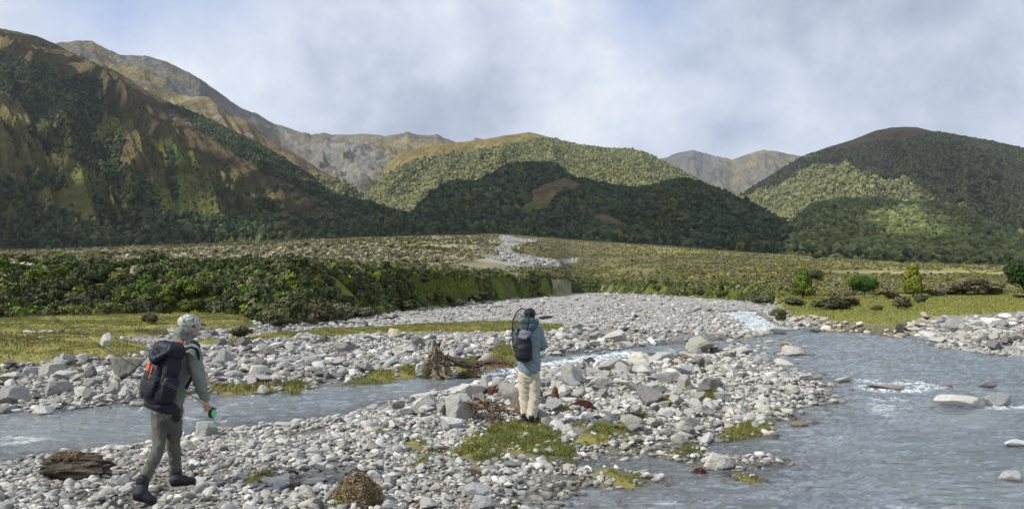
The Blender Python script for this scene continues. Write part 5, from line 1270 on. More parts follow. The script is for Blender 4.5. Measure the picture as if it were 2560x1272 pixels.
# loose logs and sticks
for (pa, pb, r_, m_, lab, name, z_) in [((1346, 806), (1382, 803), 4.4, m_logdark, "dark log on the gravel beside the blue jacketed man's cap", 'log', .12), ((650, 868), (800, 858), 2.6, m_loggrey, 'long pale branch on top of the far rock bank, left piece', 'branch', .42),
        ((805, 864), (860, 862), 2.4, m_logdark, 'dark broken branch on top of the far rock bank, right piece', 'branch', .42), ((955, 806), (1000, 801), 3.2, m_logdark, 'dark twisted log on the upstream gravel behind the fallen tree', 'log', .15),
        ((1270, 760), (1300, 759), 2.0, m_logdark, 'small dark log at the foot of the bare green face', 'log', .15), ((1200, 775), (1262, 777), 1.6, m_logdark, 'thin dark log on the upstream gravel left of the landing net', 'log', .1),
        ((1012, 1168), (1034, 1200), 2.4, m_loggrey, 'white bleached stick among the near cobbles', 'stick', .22), ((1035, 1200), (1078, 1230), 2.0, m_loggrey, 'second bleached stick below the white one', 'stick', .2), ((880, 862), (915, 850), 3, m_logred, 'reddish root end sticking up from the far rock bank', 'root', .42),
        ((1375, 935), (1400, 938), 1.6, m_logdark, 'black stick at the rapid just right of the man in blue', 'stick', .15), ((1235, 878), (1290, 912), 1.4, m_logred, 'thin brown stick slanting into the channel left of the man in blue', 'stick', .3), ((1380, 1112), (1420, 1098), 2.5, m_loggrey, 'bleached stick at the grass edge below the man in blue', 'stick', .16),
        ((60, 868), (100, 868), 3.0, m_logred, 'grey brown root mound on the lower grass at the left', 'root', .4)]:
    xa, ya = [float(q) for q in ground_at(*pa, z_)]; xb, yb = [float(q) for q in ground_at(*pb, z_)]
    if abs(yb-ya) > 8: yb = ya+4*(1 if yb > ya else -1); xb = float(kx(pb[0]))*yb
    rad = r_*ya/F; za = gz(xa, ya)+rad*.8; zb = gz(xb, yb)+rad*.9
    c0 = np.array([(xa+xb)/2, (ya+yb)/2, (za+zb)/2])
    V, Fs = tube_np([q-c0 for q in wander((xa, ya, za), (xb, yb, zb+rad*.6), 8, .012, int(pa[0]))], [rad*q for q in (.5, .9, 1, 1.05, .95, .9, .85, .7, .35)], 9, .15, 3)
    o = link(name, polymesh(name, V, Fs, m_, False), None, tuple(c0)); tag(o, lab, name, 'loose driftwood')
# ------------------------------------------------------------------ people
def ring_limb(pts, rads, side=None, n=18, sub=3):
    """closed tapered tube; rads are (a, b) pairs, a along the side direction"""
    P = [np.array(p, float) for p in pts]; R_ = [np.array((q, q) if not hasattr(q, '__len__') else q, float) for q in rads]
    PP = []; RR = []
    for i in range(len(P)-1):
        p0 = P[max(i-1, 0)]; p1 = P[i]; p2 = P[i+1]; p3 = P[min(i+2, len(P)-1)]
        for s in range(sub):
            t_ = s/sub
            PP.append(.5*((2*p1)+(-p0+p2)*t_+(2*p0-5*p1+4*p2-p3)*t_*t_+(-p0+3*p1-3*p2+p3)*t_**3)); u = t_*t_*(3-2*t_); RR.append(R_[i]*(1-u)+R_[i+1]*u)
    PP.append(P[-1]); RR.append(R_[-1])
    # rounded ends
    d0 = PP[0]-PP[1]; d0 /= np.linalg.norm(d0); d1 = PP[-1]-PP[-2]; d1 /= np.linalg.norm(d1)
    PP = [PP[0]+d0*RR[0].min()*.85, PP[0]+d0*RR[0].min()*.55]+PP+[PP[-1]+d1*RR[-1].min()*.55, PP[-1]+d1*RR[-1].min()*.85]
    RR = [RR[0]*.35, RR[0]*.8]+RR+[RR[-1]*.8, RR[-1]*.35]
    V = []; Fs = []; prev = None if side is None else np.array(side, float)
    for i, p in enumerate(PP):
        d_ = PP[min(i+1, len(PP)-1)]-PP[max(i-1, 0)]; d_ /= np.linalg.norm(d_)+1e-9
        q = prev if prev is not None else (np.cross(d_, [0, 0, 1.]) if abs(d_[2]) < .9 else np.cross(d_, [0, 1., 0]))
        q = q-d_*np.dot(q, d_); q /= np.linalg.norm(q)+1e-9; prev = q if side is None else np.array(side, float); s = np.cross(d_, q)
        for j in range(n): a = 2*math.pi*j/n; V.append(p+q*math.cos(a)*RR[i][0]+s*math.sin(a)*RR[i][1])
    m = len(PP)
    for i in range(m-1):
        for j in range(n): Fs.append((i*n+j, i*n+(j+1) % n, (i+1)*n+(j+1) % n, (i+1)*n+j))
    Fs.append(tuple(range(n))[::-1]); Fs.append(tuple(range((m-1)*n, m*n)))
    return np.array(V), Fs
def ball(c, r_, axes=None, sub=3, fn=None):
    v, f = ico(sub); v = v*np.array(r_ if hasattr(r_, '__len__') else (r_,)*3)
    if axes is not None: v = v @ np.array(axes)
    return v+np.array(c), [tuple(q) for q in f]
def fuse(name, shapes, mat, voxel=.009, smooth=3, disp=None, parent=None, org=(0, 0, 0), deci=None):
    V, Fs = joinparts(shapes); me = bpy.data.meshes.new(name); me.from_pydata([tuple(np.array(v)-np.array(org)) for v in V], [], Fs); me.update()
    tmp = bpy.data.objects.new('tmp', me); COL.objects.link(tmp)
    md = tmp.modifiers.new('r', 'REMESH'); md.mode = 'VOXEL'; md.voxel_size = voxel; md.use_smooth_shade = True
    ms = tmp.modifiers.new('s', 'SMOOTH'); ms.factor = .6; ms.iterations = smooth
    dg = bpy.context.evaluated_depsgraph_get(); out_ = bpy.data.meshes.new_from_object(tmp.evaluated_get(dg))
    bpy.data.objects.remove(tmp); out_.name = name; n = len(out_.vertices)
    if disp is not None and n:
        co = np.empty(n*3, np.float32); nr = np.empty(n*3, np.float32); out_.vertices.foreach_get('co', co); out_.vertices.foreach_get('normal', nr)
        co = co.reshape(-1, 3).astype(float); nr = nr.reshape(-1, 3); co = co+nr*disp(co)[:, None]; out_.vertices.foreach_set('co', co.astype(np.float32).ravel()); out_.update()
    out_.materials.clear(); out_.materials.append(mat); out_.polygons.foreach_set('use_smooth', np.ones(len(out_.polygons), bool))
    return link(name, out_, parent)
def folds(amp, sx=9., sz=14., seed=1):
    def f(co):
        a = ridged(co[:, 0]*sx+co[:, 1]*sx*.8+seed, co[:, 2]*sz+(co[:, 0]-co[:, 1])*sx*.9, seed, 3, .55); b = ridged((co[:, 1]-co[:, 0])*sx+3, co[:, 2]*sz*.6+co[:, 0]*sx*.7, seed+5, 2, .5)
        return amp*((a-.55)*1.3+(b-.55)*.9)
    return f
def cloth(name, col, rough=.85, dirt=.25, sc=14, bs=.35):
    m, t, p = new_mat(name); P = obj_coord(t); nn = t.noise(P, sc, 5, .6); n2 = t.noise(P, 260, 2, .5)
    c = t.mix(nn, tuple(q*(1-dirt) for q in col), tuple(q*(1+dirt) for q in col)); t.set(p.inputs['Base Color'], c); p.inputs['Roughness'].default_value = rough; p.inputs['Specular IOR Level'].default_value = .25
    t.set(p.inputs['Normal'], t.bump(t.math('ADD', nn, t.math('MULTIPLY', n2, .15)), bs, .02)); return m
m_skin = mat_plain('skin', (.52, .27, .19), .55, .4, 30, .12, 80, .1, .003)
m_eye = mat_plain('eye_white', (.75, .73, .7), .3, .5, 10, .02, 10, 0)
m_hairg = mat_plain('grey_hair', (.30, .28, .25), .9, .2, 90, .45, 200, .8, .01); m_haird = mat_plain('dark_hair', (.03, .022, .016), .8, .3, 90, .45, 200, .8, .01)
m_jack = cloth('sage_jacket_cloth', (.165, .19, .165)); m_trs = cloth('grey_green_trouser_cloth', (.10, .10, .088), .9, .35)
m_boot = cloth('black_boot_leather', (.018, .020, .024), .5, .4, 30, .6); m_blk = cloth('black_nylon', (.012, .014, .022), .55, .5, 18, .5); m_blk2 = cloth('navy_pack_nylon', (.011, .014, .024), .5, .5, 12, .7)
m_mesh = cloth('grey_mesh_pocket', (.07, .085, .09), .6, .4, 40, .6); m_org = mat_plain('orange_webbing', (.75, .10, .03), .6, .3, 50, .2)
m_camo, t, p = new_mat('camouflage_cloth'); P = obj_coord(t)
c = t.mix(t.ramp(t.noise(P, 26, 3, .6, 1.2), [(.44, 0.0), (.48, 1.0)]), (.17, .18, .15), (.46, .47, .42)); c = t.mix(t.ramp(t.noise(P, 34, 3, .6, .8), [(.58, 0.0), (.61, 1.0)]), c, (.08, .085, .075)); t.set(p.inputs['Base Color'], c); p.inputs['Roughness'].default_value = .9
m_blue = cloth('blue_jacket_cloth', (.165, .220, .250), .75, .22, 9); m_cream = cloth('cream_trouser_cloth', (.46, .42, .33), .9, .14, 9); m_hood = cloth('slate_hood_cloth', (.055, .105, .125), .8, .3); m_greyc = cloth('grey_pack_lid', (.14, .15, .165), .8, .3)

def make_person(J, label, fwd, hfwd, spec, org):
    """J: joint name -> world position.  The body is one continuous mesh; clothes are its children"""
    U = np.array([0, 0, 1.]); fwd = np.array(fwd, float); fwd /= np.linalg.norm(fwd); right = np.cross(fwd, U); right /= np.linalg.norm(right)
    hf = np.array(hfwd, float); hf /= np.linalg.norm(hf); hr = np.cross(hf, U); hr /= np.linalg.norm(hr); hu = np.cross(hr, hf)
    o = np.array(org, float); g = lambda n_: np.array(J[n_], float)
    S = []
    H = g('head'); ax = [hr, hf, hu]
    S.append(ball(H+hu*.02-hf*.005, (.073, .094, .095), ax, 3)); S.append(ball(H+hf*.035-hu*.055, (.056, .062, .058), ax, 3)); S.append(ball(H+hf*.062-hu*.092, (.028, .024, .020), ax, 2))
    S.append(ring_limb([H+hf*.085+hu*.012, H+hf*.105-hu*.018, H+hf*.096-hu*.036], [.008, .013, .012], None, 10, 2)); S.append(ball(H+hf*.082+hu*.028, (.045, .012, .008), ax, 2)); S.append(ball(H+hf*.088-hu*.062, (.024, .010, .009), ax, 2))
    for s in (-1, 1): S.append(ball(H+hr*s*.076-hf*.008-hu*.01, (.010, .018, .030), ax, 2))
    S.append(ring_limb([H-hu*.05-hf*.02, g('neck'), g('chest')], [.052, .055, .075], None, 14, 2))
    tw = spec.get('tw', 1.0)
    S.append(ring_limb([g('neck')-U*.02, g('chest'), (g('chest')+g('pelvis'))/2, g('pelvis')-U*.02], [(.10, .07), (.155*tw, .09), (.13*tw, .08), (.14*tw, .085)], right, 18, 3))
    for s in 'LR':
        S.append(ring_limb([g('chest')+U*.01, g(s+'sh'), g(s+'el'), g(s+'wr')], [.05, .052, .040, .027], None, 12, 3)); S.append(ring_limb([g(s+'hip'), g(s+'kn'), g(s+'an'), g(s+'an')-U*.04], [.075, .05, .036, .034], None, 12, 3))
        S.append(ring_limb([g(s+'heel')+U*.035, g(s+'toe')+U*.025], [.032, .030], None, 10, 2))
        # hand: palm, four curled fingers of unequal length and a thumb
        w_ = g(s+'wr'); a = g(s+'hdir'); a = a/np.linalg.norm(a); gr = g(s+'grip'); gr = gr-a*np.dot(gr, a); gr /= np.linalg.norm(gr); nn = np.cross(gr, a)*(1 if s == 'R' else -1)*spec.get('palm', 1)
        S.append(ring_limb([w_, w_+a*.035, w_+a*.085], [(.024, .018), (.036, .015), (.040, .013)], gr, 12, 2))
        for k_, (off, ln) in enumerate([(-.030, .88), (-.010, 1.0), (.011, .95), (.031, .76)]):
            b = w_+a*.085+gr*off; curl = spec.get('curl', 1.0)
            q1 = b+a*.030*ln+nn*.010; q2 = q1+(a*(.5-.6*curl)+nn*.9)*.026*ln; q3 = q2+(a*(-.8*curl+.3)+nn*.25)*.020*ln
            S.append(ring_limb([b-a*.01, q1, q2, q3], [.0098, .0092, .0084, .0072], None, 9, 2))
        tb = w_+a*.03-gr*.026; S.append(ring_limb([tb, tb+a*.028-gr*.018+nn*.014, tb+a*.052-gr*.010+nn*.032], [.012, .0105, .0085], None, 9, 2))
    body = fuse('person', S, m_skin, .0062, 2, None, None, o); body.location = o; tag(body, label, 'person')
    def ch(name, shapes, mat, voxel=.009, sm=3, disp=None, par=None): return fuse(name, shapes, mat, voxel, sm, disp, par or body, o)
    for s in (-1, 1):
        v, f = ball(H+hf*.080+hr*s*.030+hu*.012-o, .011, None, 2); link('eye', polymesh('eye', v, f, m_eye), body)
    # trousers
    k = spec['leg']; S = [ring_limb([g('pelvis')+U*.10, g('pelvis'), g('pelvis')-U*.07], [(.150*tw, .105), (.165*tw, .125), (.15*tw, .115)], right, 20, 3)]
    for s in 'LR': S.append(ring_limb([g(s+'hip')+U*.04, (g(s+'hip')*.6+g(s+'kn')*.4), g(s+'kn'), (g(s+'kn')*.5+g(s+'an')*.5), g(s+'an')+U*spec.get('cuff', .03)], [k[0], k[1], k[2], k[3], k[4]], None, 18, 3))
    ch('trousers', S, spec['m_trousers'], .0085, 3, folds(spec['fold'], 8, 13, 3))
    for s in 'LR':
        he, to, an = g(s+'heel'), g(s+'toe'), g(s+'an'); fd = to-he; fd /= np.linalg.norm(fd); sd_ = np.cross(fd, U); sd_ /= np.linalg.norm(sd_); un = np.cross(sd_, fd)
        B = [ring_limb([he+un*.05, he*.6+to*.4+un*.05, he*.25+to*.75+un*.038, to+un*.032], [(.047, .055), (.050, .054), (.058, .044), (.049, .035)], sd_, 16, 3), ring_limb([he+un*.06+fd*.03, an+U*.0, an+U*.06], [.056, .058, .062], None, 16, 3)]
        bt = ch('boot', B, spec['m_boot'], .008, 2, folds(.003, 20, 20, 8))
        SO = [ring_limb([he+un*.004+fd*-.01, he*.5+to*.5+un*.004, to+un*.006+fd*.005], [(.043, .013), (.045, .012), (.048, .012)], sd_, 14, 3)]; ch('sole', SO, m_blk, .007, 1, None, bt)
    # jacket with both sleeves
    S = [ring_limb([g('neck')+U*.0, g('chest')+U*.03, g('chest')-U*.08, (g('chest')+g('pelvis'))/2, g('pelvis')+U*spec['hem']+U*.05, g('pelvis')+U*spec['hem']], [(.085, .08), (.185*tw, .115), (.190*tw, .130), (.175*tw, .130), (.178*tw, .137), (.180*tw, .140)], right, 22, 3)]
    a_ = spec['arm']
    for s in 'LR': S.append(ring_limb([g('chest')+U*.035+(g(s+'sh')-g('chest'))*.5, g(s+'sh'), (g(s+'sh')+g(s+'el'))/2, g(s+'el'), (g(s+'el')+g(s+'wr'))/2, g(s+'wr')-(g(s+'wr')-g(s+'el'))*.03], [a_[0], a_[0], a_[1], a_[2], a_[3], a_[4]], None, 18, 3))
    ja = ch('jacket', S, spec['m_jacket'], .0085, 3, folds(spec['fold']*.9, 10, 16, 13))
    return body, ch, dict(H=H, hr=hr, hf=hf, hu=hu, U=U, fwd=fwd, right=right, o=o, g=g, jacket=ja)

def A(px, py, Y): return np.array(at_depth(px, py, Y))
# the walker with the big backpack
J = dict(pelvis=A(419, 1016, 7.68), Lhip=A(401, 1034, 7.69), Rhip=A(435, 1034, 7.66), Lkn=A(398, 1112, 7.58), Lan=A(356, 1213, 7.38), Rkn=A(434, 1117, 7.82), Ran=A(440, 1190, 7.93),
         Lheel=A(337, 1246, 7.30), Ltoe=A(381, 1259, 7.34), Rheel=A(434, 1214, 7.88), Rtoe=A(482, 1208, 7.98), chest=A(452, 884, 7.76), neck=A(463, 852, 7.77), head=A(473, 817, 7.80),
         Rsh=A(483, 880, 7.67), Rel=A(497, 948, 7.60), Rwr=A(514, 998, 7.64), Lsh=A(424, 876, 7.86), Lel=A(412, 946, 8.02), Lwr=A(428, 996, 8.14))
ROD_H = A(521, 1013, 7.64); ROD_T = A(117, 780, 5.55); rd = (ROD_H-ROD_T)/np.linalg.norm(ROD_H-ROD_T)
J['Rhdir'] = A(522, 1020, 7.66)-J['Rwr']; J['Rgrip'] = rd; J['Lhdir'] = np.array([.15, .1, -.95]); J['Lgrip'] = np.array([.8, .5, .1])
spec = dict(leg=[.090, .077, .062, .057, .056], fold=.017, arm=[.074, .072, .062, .058, .046], hem=-.01, m_trousers=m_trs, m_jacket=m_jack, m_boot=m_boot, tw=.94, cuff=.04, palm=1)
org = (J['Lan'][0]*.5+J['Ran'][0]*.5, 7.65, gz(-3.6, 7.65))
body, ch, q = make_person(J, 'walker in camouflage cap, grey green jacket and trousers striding away with a rod', (.5, .866, 0), (.66, .74, -.12), spec, org)
H, hr, hf, hu, U, o_ = q['H'], q['hr'], q['hf'], q['hu'], q['U'], q['o']
cap = ch('cap', [ball(H+hu*.040-hf*.005, (.097, .120, .096), [hr, hf, hu], 4), ring_limb([H+hu*.035-hf*.09, H+hu*.02-hf*.085], [.03, .03])], m_camo, .008, 2, folds(.003, 18, 10, 4))
ch('brim', [ring_limb([H+hu*.045+hf*.075, H+hu*.043+hf*.12, H+hu*.030+hf*.162], [(.070, .008), (.066, .007), (.050, .006)], hr, 18, 3)], cloth('teal_brim', (.05, .10, .11)), .006, 1, None, cap)
ch('hair', [ball(H-hu*.02-hf*.02, (.085, .090, .080), [hr, hf, hu], 3), ball(H-hu*.06+hf*.040, (.064, .062, .058), [hr, hf, hu], 3)], m_hairg, .008, 1, folds(.004, 40, 40, 4))
hd = [ring_limb([H-hf*.075-hu*.035, H-hf*.10-hu*.06, q['g']('neck')-hf*.05-U*.01], [(.075, .035), (.092, .050), (.100, .06)], hr, 18, 3), ring_limb([H-hu*.035-hf*.08-hr*.06, H-hu*.07-hf*.06, H-hu*.055-hf*.05+hr*.07], [.035, .045, .035], None, 14, 3), ring_limb([q['g']('neck')-U*.03-hr*.09-hf*.04, q['g']('neck')-hf*.08-U*.01, q['g']('neck')-U*.03+hr*.09-hf*.03], [.04, .052, .04], None, 14, 3)]
ch('hood', hd, m_jack, .008, 2, folds(.016, 14, 22, 23))
nk = q['g']('neck'); ch('neck_gaiter', [ring_limb([nk-U*.035-hr*.06, nk-U*.02+hf*.06-hr*.02, nk-U*.05+hf*.10+hr*.04, nk-U*.03+hr*.10+hf*.02], [.035, .05, .042, .03], None, 14, 3)], m_blk, .008, 2, folds(.008, 18, 20, 5))
ch('pocket_flap', [ball(q['g']('Rhip')+q['right']*.075-U*.02-q['fwd']*.02, (.012, .05, .06), [q['right'], q['fwd'], U], 3)], m_blk, .007, 1)

def frame_obj(name, label, cat, pos, X, Y_, Z_):
    M = Matrix(((X[0], Y_[0], Z_[0], pos[0]), (X[1], Y_[1], Z_[1], pos[1]), (X[2], Y_[2], Z_[2], pos[2]), (0, 0, 0, 1)))
    o = bpy.data.objects.new(name, None); COL.objects.link(o); o.matrix_world = M; tag(o, label, cat); return o
def unit(v): v = np.array(v, float); return v/np.linalg.norm(v)
def pack_axes(spine, fwd):
    Z_ = unit(spine); X = unit(np.cross(fwd, Z_)); Y_ = np.cross(Z_, X); return X, Y_, Z_
def sbox(c, r_, pw=3.2, sub=4, taper=0):
    v, f = ico(sub); s = np.sign(v)*np.abs(v)**(2/pw); s = s/np.max(np.abs(s), axis=1).max()
    n_ = (np.abs(v)**pw).sum(1)**(-1/pw); v = v*n_[:, None]; v = v*np.array(r_); v[:, :2] *= (1+taper*v[:, 2:3]/r_[2]); return v+np.array(c), [tuple(q_) for q_ in f]
spine = J['neck']-J['pelvis']; X, Y_, Z_ = pack_axes(spine, (.5, .866, 0))
pc = A(409, 934, 7.42)
bp = frame_obj('backpack', 'large black hiking backpack with orange buckles on the walker', 'backpack', pc, X, Y_, Z_)
bp.matrix_world = bp.matrix_world @ Matrix.Diagonal((.88, .86, .98, 1))
def pk(name, shapes, mat, voxel=.009, sm=2, disp=None, par=None): return fuse(name, shapes, mat, voxel, sm, disp, par or bp)
pk('pack_body', [sbox((0, 0, -.02), (.175, .115, .30), 3.6, 4, -.06), sbox((0, .02, -.20), (.19, .13, .11), 3, 4)], m_blk2, .009, 2, folds(.012, 9, 12, 31))
lid = pk('lid', [sbox((0, -.005, .235), (.185, .140, .095), 2.8, 4, .05), ring_limb([(-.13, -.13, .20), (0, -.165, .13), (.12, -.13, .22)], [.03, .045, .03], None, 12, 3)], m_blk2, .009, 2, folds(.014, 10, 14, 33))
pk('side_pocket', [sbox((-.165, -.03, -.14), (.05, .10, .14), 2.8, 4, .1)], m_mesh, .008, 2, folds(.010, 12, 14, 35)); pk('side_pocket', [sbox((.175, -.01, -.14), (.045, .10, .13), 2.8, 4, .1)], m_blk, .008, 2, folds(.010, 12, 14, 36))
pk('front_pocket', [sbox((-.02, -.125, -.08), (.12, .045, .17), 3, 4)], m_blk, .008, 2, folds(.012, 12, 14, 37))
pk('hip_belt', [sbox((0, .08, -.315), (.185, .15, .055), 3, 4), sbox((.02, .14, -.345), (.17, .13, .045), 3, 4)], m_blk, .009, 2, folds(.008, 12, 14, 38))
for s in (-1, 1): pk('shoulder_strap', [ring_limb([(s*.08, .10, .26), (s*.11, .19, .31), (s*.135, .27, .27), (s*.13, .31, .12), (s*.14, .24, -.10)], [(.032, .012)]*5, (1, 0, 0), 12, 4)], m_blk, .007, 1)
def strap(name, pts, w_, th, mat, par=None): return pk(name, [ring_limb(pts, [(w_, th)]*len(pts), None, 10, 3)], mat, .0035, 0, None, par)
pk('buckle', [sbox((-.085, -.165, .045), (.012, .008, .045), 4, 3), sbox((-.060, -.165, .045), (.010, .008, .045), 4, 3), sbox((-.072, -.166, .01), (.022, .009, .009), 4, 3), sbox((-.072, -.166, .08), (.022, .009, .008), 4, 3)], m_org, .004, 0)
strap('buckle', [(.005, -.172, .06), (.008, -.174, .0), (.002, -.170, -.06)], .010, .006, m_org); strap('zip_pull', [(-.045, -.08, .325), (-.01, -.09, .335)], .012, .007, m_org); strap('zip_pull', [(.08, .02, .345), (.11, .05, .345)], .020, .012, m_org)
strap('zip_pull', [(-.225, -.02, -.20), (-.235, -.03, -.25)], .016, .010, m_org); strap('haul_loop', [(.04, .10, .33), (.07, .09, .37), (.11, .09, .37), (.13, .10, .33)], .008, .005, m_blk)
for z1 in (.08, -.06): strap('compression_strap', [(-.20, .05, z1), (-.195, -.06, z1-.02), (-.12, -.15, z1-.03)], .010, .004, m_mesh)

# the walker's fly rod
def world_tube(name, pts, rads, mat, par, n=8): V, Fs = tube_np([np.array(p_, float) for p_ in pts], rads, n, 0, 0); return link(name, polymesh(name, V, Fs, mat), par)
m_rod = mat_plain('dark_green_blank', (.02, .06, .04), .3, .6, 10, .1, 10, 0); m_cork = mat_plain('cork', (.42, .30, .18), .8, .2, 60, .3); m_green = mat_plain('bright_green_line', (.06, .75, .12), .5, .4, 60, .15); m_line = mat_plain('green_fly_line', (.06, .22, .07), .5, .4, 60, .15); m_reel = mat_plain('dark_reel_metal', (.05, .055, .05), .35, .5, 60, .2, 60, 0, .01, .7)
def fly_rod(label, hand, tip, side, bow=.03, line=True, thick=1.0):
    hand = np.array(hand); tip = np.array(tip); e = frame_obj('fishing_rod', label, 'fishing rod', hand, (1, 0, 0), (0, 1, 0), (0, 0, 1))
    d_ = unit(tip-hand); L = np.linalg.norm(tip-hand); side = unit(np.array(side)-d_*np.dot(side, d_)); dn = np.array([0, 0, -1.])
    pts = [d_*(L*t_)+dn*(bow*L*(t_**2)*(1-t_)*2) for t_ in np.linspace(.09, 1, 12)]
    world_tube('blank', pts, [thick*(.0052*(1-t_)+.0022*t_) for t_ in np.linspace(0, 1, 12)], m_rod, e)
    world_tube('grip', [-d_*.05, -d_*.02, d_*.06, d_*.16, d_*.20], [.014, .013, .014, .0125, .008], m_cork, e, 12); world_tube('reel_seat', [-d_*.13, -d_*.05], [.011, .011], m_reel, e, 12)
    rc = -d_*.095+side*.055; ax = unit(np.cross(d_, side)); rl = link('reel', polymesh('reel', *tube_np([rc-ax*.018, rc-ax*.014, rc+ax*.014, rc+ax*.018], [.044, .047, .047, .044], 22), m_reel), e)
    link('spool', polymesh('spool', *tube_np([rc-ax*.0215, rc-ax*.019, rc+ax*.019, rc+ax*.0215], [.034, .037, .037, .034], 20), m_green), rl); link('handle', polymesh('handle', *tube_np([rc+ax*.018+d_*.03, rc+ax*.038+d_*.03], [.006, .006], 8), m_cork), rl)
    link('reel_foot', polymesh('reel_foot', *tube_np([-d_*.095, rc*.6-d_*.04], [.006, .006], 8), m_reel), rl)
    if line:
        lp = [rc*.7]+[p_-dn*.0-np.array([0, 0, .02])-d_*0 for p_ in pts[1:]]; world_tube('fly_line', lp, [.0018]*len(lp), m_line, e, 5)
    for t_ in (.35, .55, .72, .85, .95):
        p_ = d_*(L*t_)+dn*(bow*L*(t_**2)*(1-t_)*2); world_tube('line_guide', [p_, p_+dn*.014], [.003, .003], m_reel, e, 6)
    return e
fly_rod('fly rod with bright green reel held low behind the walker', ROD_H, ROD_T, (.05, 0, -1))

# the man in the blue jacket
Y2 = 11.4; g2 = gz(.27, Y2); dz = g2-at_depth(1320, 1047, Y2)[2]; print('ground under second man', g2, 'offset', dz)
Y2 = 11.4
def B2(px, py, dy=0):
    v = A(px, py, Y2); v[1] += dy; return v
J2 = dict(pelvis=B2(1323, 930), Lhip=B2(1312, 938), Rhip=B2(1334, 938), Lkn=B2(1312, 988, .02), Lan=B2(1314, 1034), Rkn=B2(1335, 990), Ran=B2(1329, 1038, -.05), Lheel=B2(1311, 1043, -.03), Ltoe=B2(1307, 1045, .22), Rheel=B2(1328, 1047, -.1), Rtoe=B2(1337, 1048, .14),
          chest=B2(1323, 832), neck=B2(1324, 807), head=B2(1325, 789, .01), Rsh=B2(1346, 826), Rel=B2(1358, 864, .02), Rwr=B2(1345, 874, .25), Lsh=B2(1301, 826), Lel=B2(1294, 864, .02), Lwr=B2(1308, 876, .26),
          Rhdir=np.array([-.6, .75, .05]), Rgrip=np.array([.3, .2, .9]), Lhdir=np.array([.6, .75, .05]), Lgrip=np.array([-.55, .2, .8]))
spec2 = dict(leg=[.102, .096, .089, .082, .079], fold=.018, arm=[.070, .066, .064, .056, .045], hem=.04, m_trousers=m_cream, m_jacket=m_blue, m_boot=m_boot, tw=.96, cuff=.015, palm=1)
b2, ch2, q = make_person(J2, 'man in blue jacket, cream trousers and black cap standing on the boulders, seen from behind', (.12, .99, 0), (.22, .97, -.08), spec2, (J2['pelvis'][0], Y2, J2['Lheel'][2]))
H, hr, hf, hu, U = q['H'], q['hr'], q['hf'], q['hu'], q['U']
cp = ch2('cap', [ball(H+hu*.035-hf*.005, (.088, .108, .086), [hr, hf, hu], 4), ring_limb([H-hf*.07+hu*.02, H-hf*.075-hu*.03], [(.06, .03), (.05, .028)], hr)], m_blk, .008, 2)
ch2('brim', [ring_limb([H+hu*.03+hf*.08, H+hu*.02+hf*.16], [(.068, .008), (.05, .006)], hr, 18, 3)], m_blk, .006, 1, None, cp)
ch2('hair', [ball(H-hu*.02-hf*.015, (.080, .088, .078), [hr, hf, hu], 3)], m_haird, .008, 1, folds(.004, 40, 40, 4))
nk = q['g']('neck'); ch2('hood', [ring_limb([nk-hr*.10-hf*.02+U*.01, nk-hf*.11+U*.02, nk+hr*.11-hf*.02+U*.01], [.045, .065, .045], None, 16, 3), ring_limb([nk-hf*.09-hr*.06-U*.06, nk-hf*.13-U*.08+hr*.02, nk-hf*.07-U*.03+hr*.10], [.045, .06, .04], None, 16, 3)], m_hood, .008, 2, folds(.014, 14, 22, 43))
X, Y_, Z_ = pack_axes(J2['neck']-J2['pelvis'], (.1, .99, 0)); pc = B2(1309, 864, -.20)
bp = frame_obj('backpack', 'small black daypack with grey lid on the man in the blue jacket', 'backpack', pc, X, Y_, Z_)
pk('pack_body', [sbox((0, 0, -.01), (.125, .085, .215), 3.2, 4, -.08), sbox((0, -.05, -.08), (.10, .06, .12), 3, 4)], m_blk, .009, 2, folds(.010, 10, 12, 51))
pk('lid', [sbox((.02, -.02, .20), (.085, .075, .055), 2.6, 4), ring_limb([(-.06, -.07, .16), (.03, -.09, .14), (.10, -.04, .22)], [.02, .03, .02])], m_greyc, .008, 2, folds(.010, 14, 16, 53))
for s in (-1, 1): pk('shoulder_strap', [ring_limb([(s*.07, .06, .18), (s*.09, .13, .26), (s*.11, .24, .24), (s*.12, .30, .10), (s*.13, .24, -.08)], [(.026, .010)]*5, (1, 0, 0), 12, 4)], m_blk, .007, 1)
strap('dangling_strap', [(-.03, -.08, -.20), (-.035, -.085, -.25)], .008, .004, m_blk); strap('dangling_strap', [(.12, -.02, -.12), (.125, -.02, -.20)], .008, .004, m_blk)
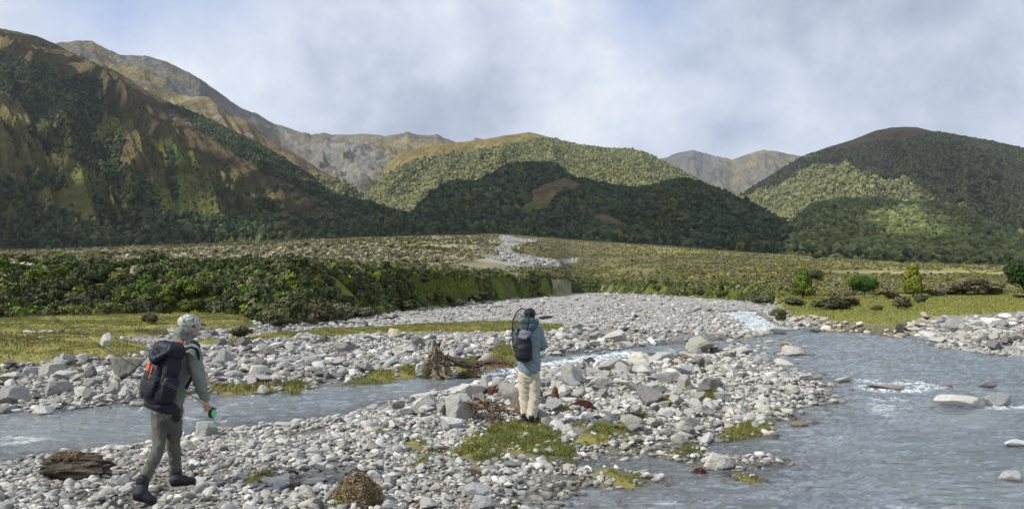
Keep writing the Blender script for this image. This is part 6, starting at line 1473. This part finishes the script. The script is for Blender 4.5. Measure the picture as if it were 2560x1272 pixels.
# landing net hanging on the pack
nc = B2(1302, 803, -.16)
net = frame_obj('landing_net', 'black hooped landing net hanging from the daypack beside the cap', 'landing net', nc, (1, 0, 0), (0, 1, 0), (0, 0, 1))
hoop = []; A1 = unit((.75, -.65, .05)); A2 = unit((.12, .1, 1.0)); 
for i in range(33):
    a = 2*math.pi*i/32; hoop.append(A1*(.165*math.sin(a))+A2*(.20*math.cos(a)-.0))
world_tube('hoop', hoop, [.0085]*33, m_blk, net, 8); world_tube('handle', [-A2*.20, -A2*.34+np.array([.01, .02, 0])], [.014, .013], m_logdark, net, 8)
parts = []
def netpt(u, v):   # u round the hoop, v down the bag
    a = 2*math.pi*u; p0 = A1*(.165*math.sin(a))+A2*(.20*math.cos(a)); c = np.array([-.055, -.05, -.33]); s = (1-v)**.6; w_ = np.array([math.sin(a)*.095, math.cos(a)*.06, math.cos(a)*.06])
    return p0*s*(1-v*.4)+(c+w_*(1-v*.5))*(v**.8)+np.array([0, 0, -.10*v])
for i in range(30): parts.append(tube_np([netpt(i/30+.10*v, v) for v in np.linspace(0, 1, 12)], [.0020]*12, 4)); parts.append(tube_np([netpt(i/30-.10*v, v) for v in np.linspace(0, 1, 12)], [.0020]*12, 4))
for v in np.linspace(.1, 1, 12): parts.append(tube_np([netpt(i/24, v) for i in range(25)], [.0016]*25, 4))
V, Fs = joinparts(parts); link('net_bag', polymesh('net_bag', V, Fs, m_blk), net)
fly_rod('thin fly rod held in front by the man in the blue jacket, pointing left over the channel', B2(1309, 880, .36), A(1106, 841, 12.4), (.05, 0, -1), .02, False, .8)
# ------------------------------------------------------------------ make labels single each thing out
bpy.context.view_layer.update()
byl = {}
for o in bpy.data.objects:
    if o.get('category'): byl.setdefault(o['label'], []).append(o)
ORD = {2: ['left one', 'right one'], 3: ['left one', 'middle one', 'right one']}
NUM = ['leftmost'] + [q+' leftmost' for q in 'second third fourth fifth sixth seventh eighth ninth tenth eleventh twelfth'.split()]
for lab, obs in byl.items():
    if len(obs) < 2: continue
    obs.sort(key=lambda o: float(project(np.array(o.location.x), np.array(o.location.y), np.array(o.location.z))[0]))
    names = ORD.get(len(obs)) or [NUM[i] for i in range(min(len(obs), 12))]
    for o, q in zip(obs, names): o['label'] = lab+', '+q
for o in bpy.data.objects:
    if o.get('category'):
        ws = o['label'].split()
        for w_ in ('the', 'the', 'the', 'of', 'on', 'a', 'with'):
            if len(ws) > 16 and w_ in ws: ws.remove(w_)
        o['label'] = ' '.join(ws)
